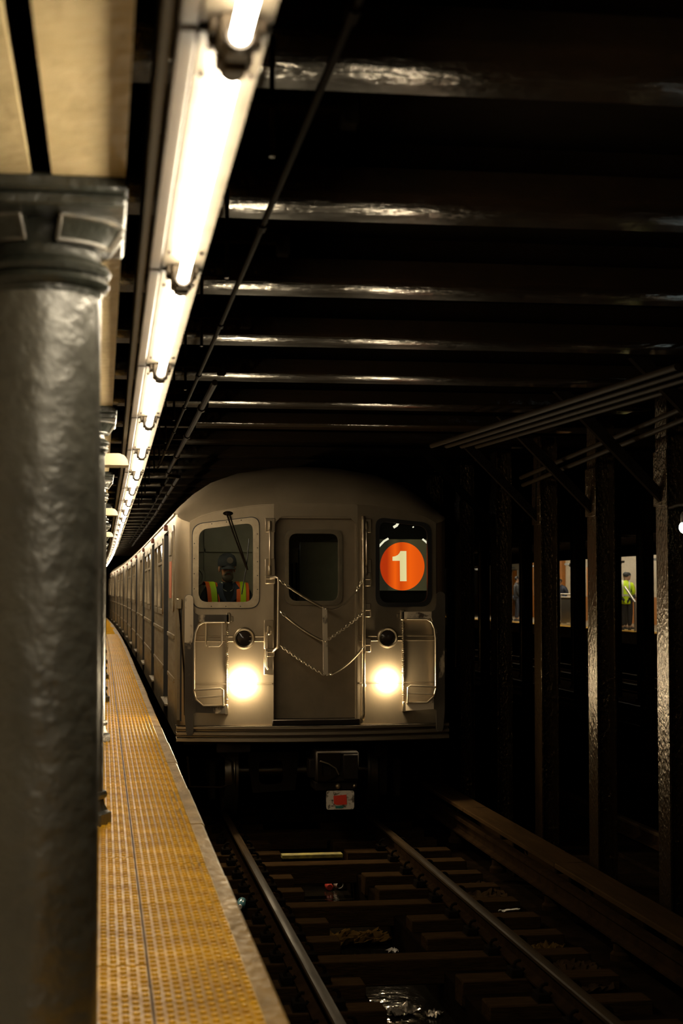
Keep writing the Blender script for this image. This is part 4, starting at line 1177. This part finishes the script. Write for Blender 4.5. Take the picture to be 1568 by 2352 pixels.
person('person in a dark blue jacket leaning behind the grey railing panel', (16.2, 56.6, 0), -1.2, dict(STAND, head=(0, -.14, 1.50), neck=(0, -.10, 1.40), neckbase=(0, -.07, 1.36), chest=(0, -.04, 1.22), shoulderL=(.19, -.04, 1.30), shoulderR=(-.19, -.04, 1.30)), 'skin_b', 'navy', 'trousers')
person('person in dark clothes standing near the far end of the opposite platform', (16.1, 62.7, 0), PI / 2, dict(STAND), 'skin_b', 'jacket_dark', 'navy')
st = thing('stair_railing', 'grey stair railing with a panel below, on the opposite platform', 'railing', (15.95, 53.3, 0))
O('panel', MB().b6(-.01, .02, 0, 2.6, .08, .93), 'rail_steel', st)
for z in (1.07, .96): O('handrail', MB().tube([(0, 0, z), (0, 2.6, z)], .026, 8), 'enamel_white', st)
for q in range(3): O('post', MB().tube([(0, q * 1.3, 0), (0, q * 1.3, 1.07)], .03, 8), 'rail_steel', st)
O('kick_strip', MB().b6(-.02, .03, 0, 2.6, .0, .06), 'cream', st)
s2 = thing('stair_railing', 'grey post with sloping handrail beside the lime hi-vis jacket', 'railing', (15.42, 46.2, 0))
O('post', MB().tube([(0, 0, 0), (0, 0, .86)], .045, 8), 'rail_steel', s2)
O('handrail', MB().tube([(0, 0, .84), (.05, 1.1, 1.30)], .035, 8), 'rail_steel', s2)

# ---------------------------------------------------------------- lamp on the steel column at the right edge
tl = thing('tunnel_lamp', 'bare tunnel lamp glowing at the right edge, mounted beside the nearest steel column', 'lamp', (4.032, 10.98, 1.64))
O('lamp_bulb', MB().sphere((0, 0, 0), .045, 14, 10), 'tunnel_bulb', tl)
O('lamp_holder', MB().lathe([(.028, .03), (.034, .04), (.034, .09), (.02, .11)], (0, 0, 0), 12), 'socket_dark', tl)
O('lamp_arm', MB().tube([(0, 0, .10), (0, 0, .16), (.10, .4, .18), (.19, .86, .18)], .012, 8), 'conduit', tl)

# ---------------------------------------------------------------- litter on the track
def bottle(loc, rz, label):
    t = thing('bottle', label, 'bottle', loc, rz)
    O('body', MB().lathe([(.0001, 0), (.034, .003), (.036, .02), (.034, .07), (.036, .14), (.026, .18), (.013, .20), (.013, .21)], (0, 0, .036), 16, 'Y'), 'bottle_blue', t)
    O('cap', MB().lathe([(.016, .205), (.016, .225)], (0, 0, .036), 12, 'Y'), 'cup_white', t)
    return t
bottle((1.088, 12.80, -1.245), PI * .95, 'small blue bottle lying beside the rail next to the platform edge')
t = thing('drink_can', 'crushed red and white drink can in the drain between the tie blocks', 'can', (2.105, 15.18, -1.585), PI / 2)
O('can_body', MB().lathe([(.026, 0), (.034, .008), (.030, .04), (.034, .08), (.034, .11), (.026, .12)], (0, 0, .034), 16, 'X'), 'can_red', t)
O('can_end', MB().lathe([(.027, .119), (.02, .117), (.0001, .117)], (0, 0, .034), 16, 'X', cap=False), 'foil', t)
t = thing('paper_cup', 'crumpled white paper cup beside the red can in the drain', 'cup', (2.205, 15.20, -1.585), PI / 2)
O('cup_wall', MB().lathe([(.030, 0), (.045, .10), (.043, .10), (.028, .004)], (0, 0, .045), 16, 'X', cap=False).map(lambda c: Vector((c.x, c.y * 1.1 + .006 * math.sin(c.x * 60), c.z))), 'cup_white', t)
O('cup_rim', MB().ring((.10, 0, .045), .045, .004, 16, 6, 'X'), 'enamel_white', t)
def crumple(name, label, cat, loc, rz, sx, sy, sz, material, seed, n=26, amp=.5):
    mb = MB()
    vs_ = []
    for i in range(n):
        row = []
        for j in range(n):
            u, v = i / (n - 1) - .5, j / (n - 1) - .5
            q = noise.noise(V((u * 5 + seed, v * 5, seed))) ; q2 = noise.noise(V((u * 14, v * 14 + seed, 2.2)))
            edge = 1 - max(abs(u), abs(v)) * .6
            row.append(V(((u + .12 * q2) * sx, (v + .12 * q) * sy, max(.004, sz * (.35 + amp * q * edge + .35 * q2)))))
        vs_.append(row)
    mb.loft(vs_)
    o = O(name, mb, material, None, loc, smooth=20)
    o.rotation_euler = (0, 0, rz)
    return tag(o, label, cat)
crumple('plastic_bag', 'crumpled brownish plastic bag lying in the wet drain between the rails', 'bag', (2.0, 12.95, -1.585), .15, .55, .42, .12, 'plastic_bag', 3.1)
crumple('paper_scrap', 'small white paper scrap at the right end of the crumpled plastic bag', 'paper', (2.23, 12.55, -1.58), .5, .10, .08, .05, 'cup_white', 8.4, 9)
crumple('foil_wrapper', 'crumpled silvery foil wrapper on the wet drain nearest the camera', 'wrapper', (1.97, 10.75, -1.58), .3, .20, .16, .07, 'foil', 5.7, 14, .9)
crumple('foil_wrapper', 'second smaller silvery wrapper right of the crumpled foil in the drain', 'wrapper', (2.16, 10.66, -1.58), .9, .11, .10, .05, 'foil', 1.7, 10, .9)
crumple('bottle_scrap', 'flattened pale wrapper lying right of the far running rail', 'wrapper', (3.10, 12.35, -1.252), .35, .17, .05, .025, 'enamel_white', 2.9, 9)
crumple('plastic_scrap', 'crumpled brownish plastic scrap beside the third rail', 'wrapper', (3.12, 11.35, -1.335), .7, .20, .18, .07, 'plastic_bag', 6.1, 12, .9)
crumple('dirt_heap', 'low heap of brown dirt between the running rail and third rail', 'dirt', (3.08, 13.35, -1.34), .1, .36, .8, .12, 'rubble', 4.4)
crumple('dirt_heap', 'second low dirt heap nearer the camera beside the third rail', 'dirt', (3.08, 10.5, -1.34), -.1, .34, .8, .11, 'rubble', 7.7)
yp = thing('yellow_plank', 'worn yellow painted plank lying across the drain in front of the train', 'plank', (1.92, 15.05, -1.25))
O('plank', MB().b6(-.28, .28, -.06, .06, 0, .035, .004), 'yellow_wood', yp)
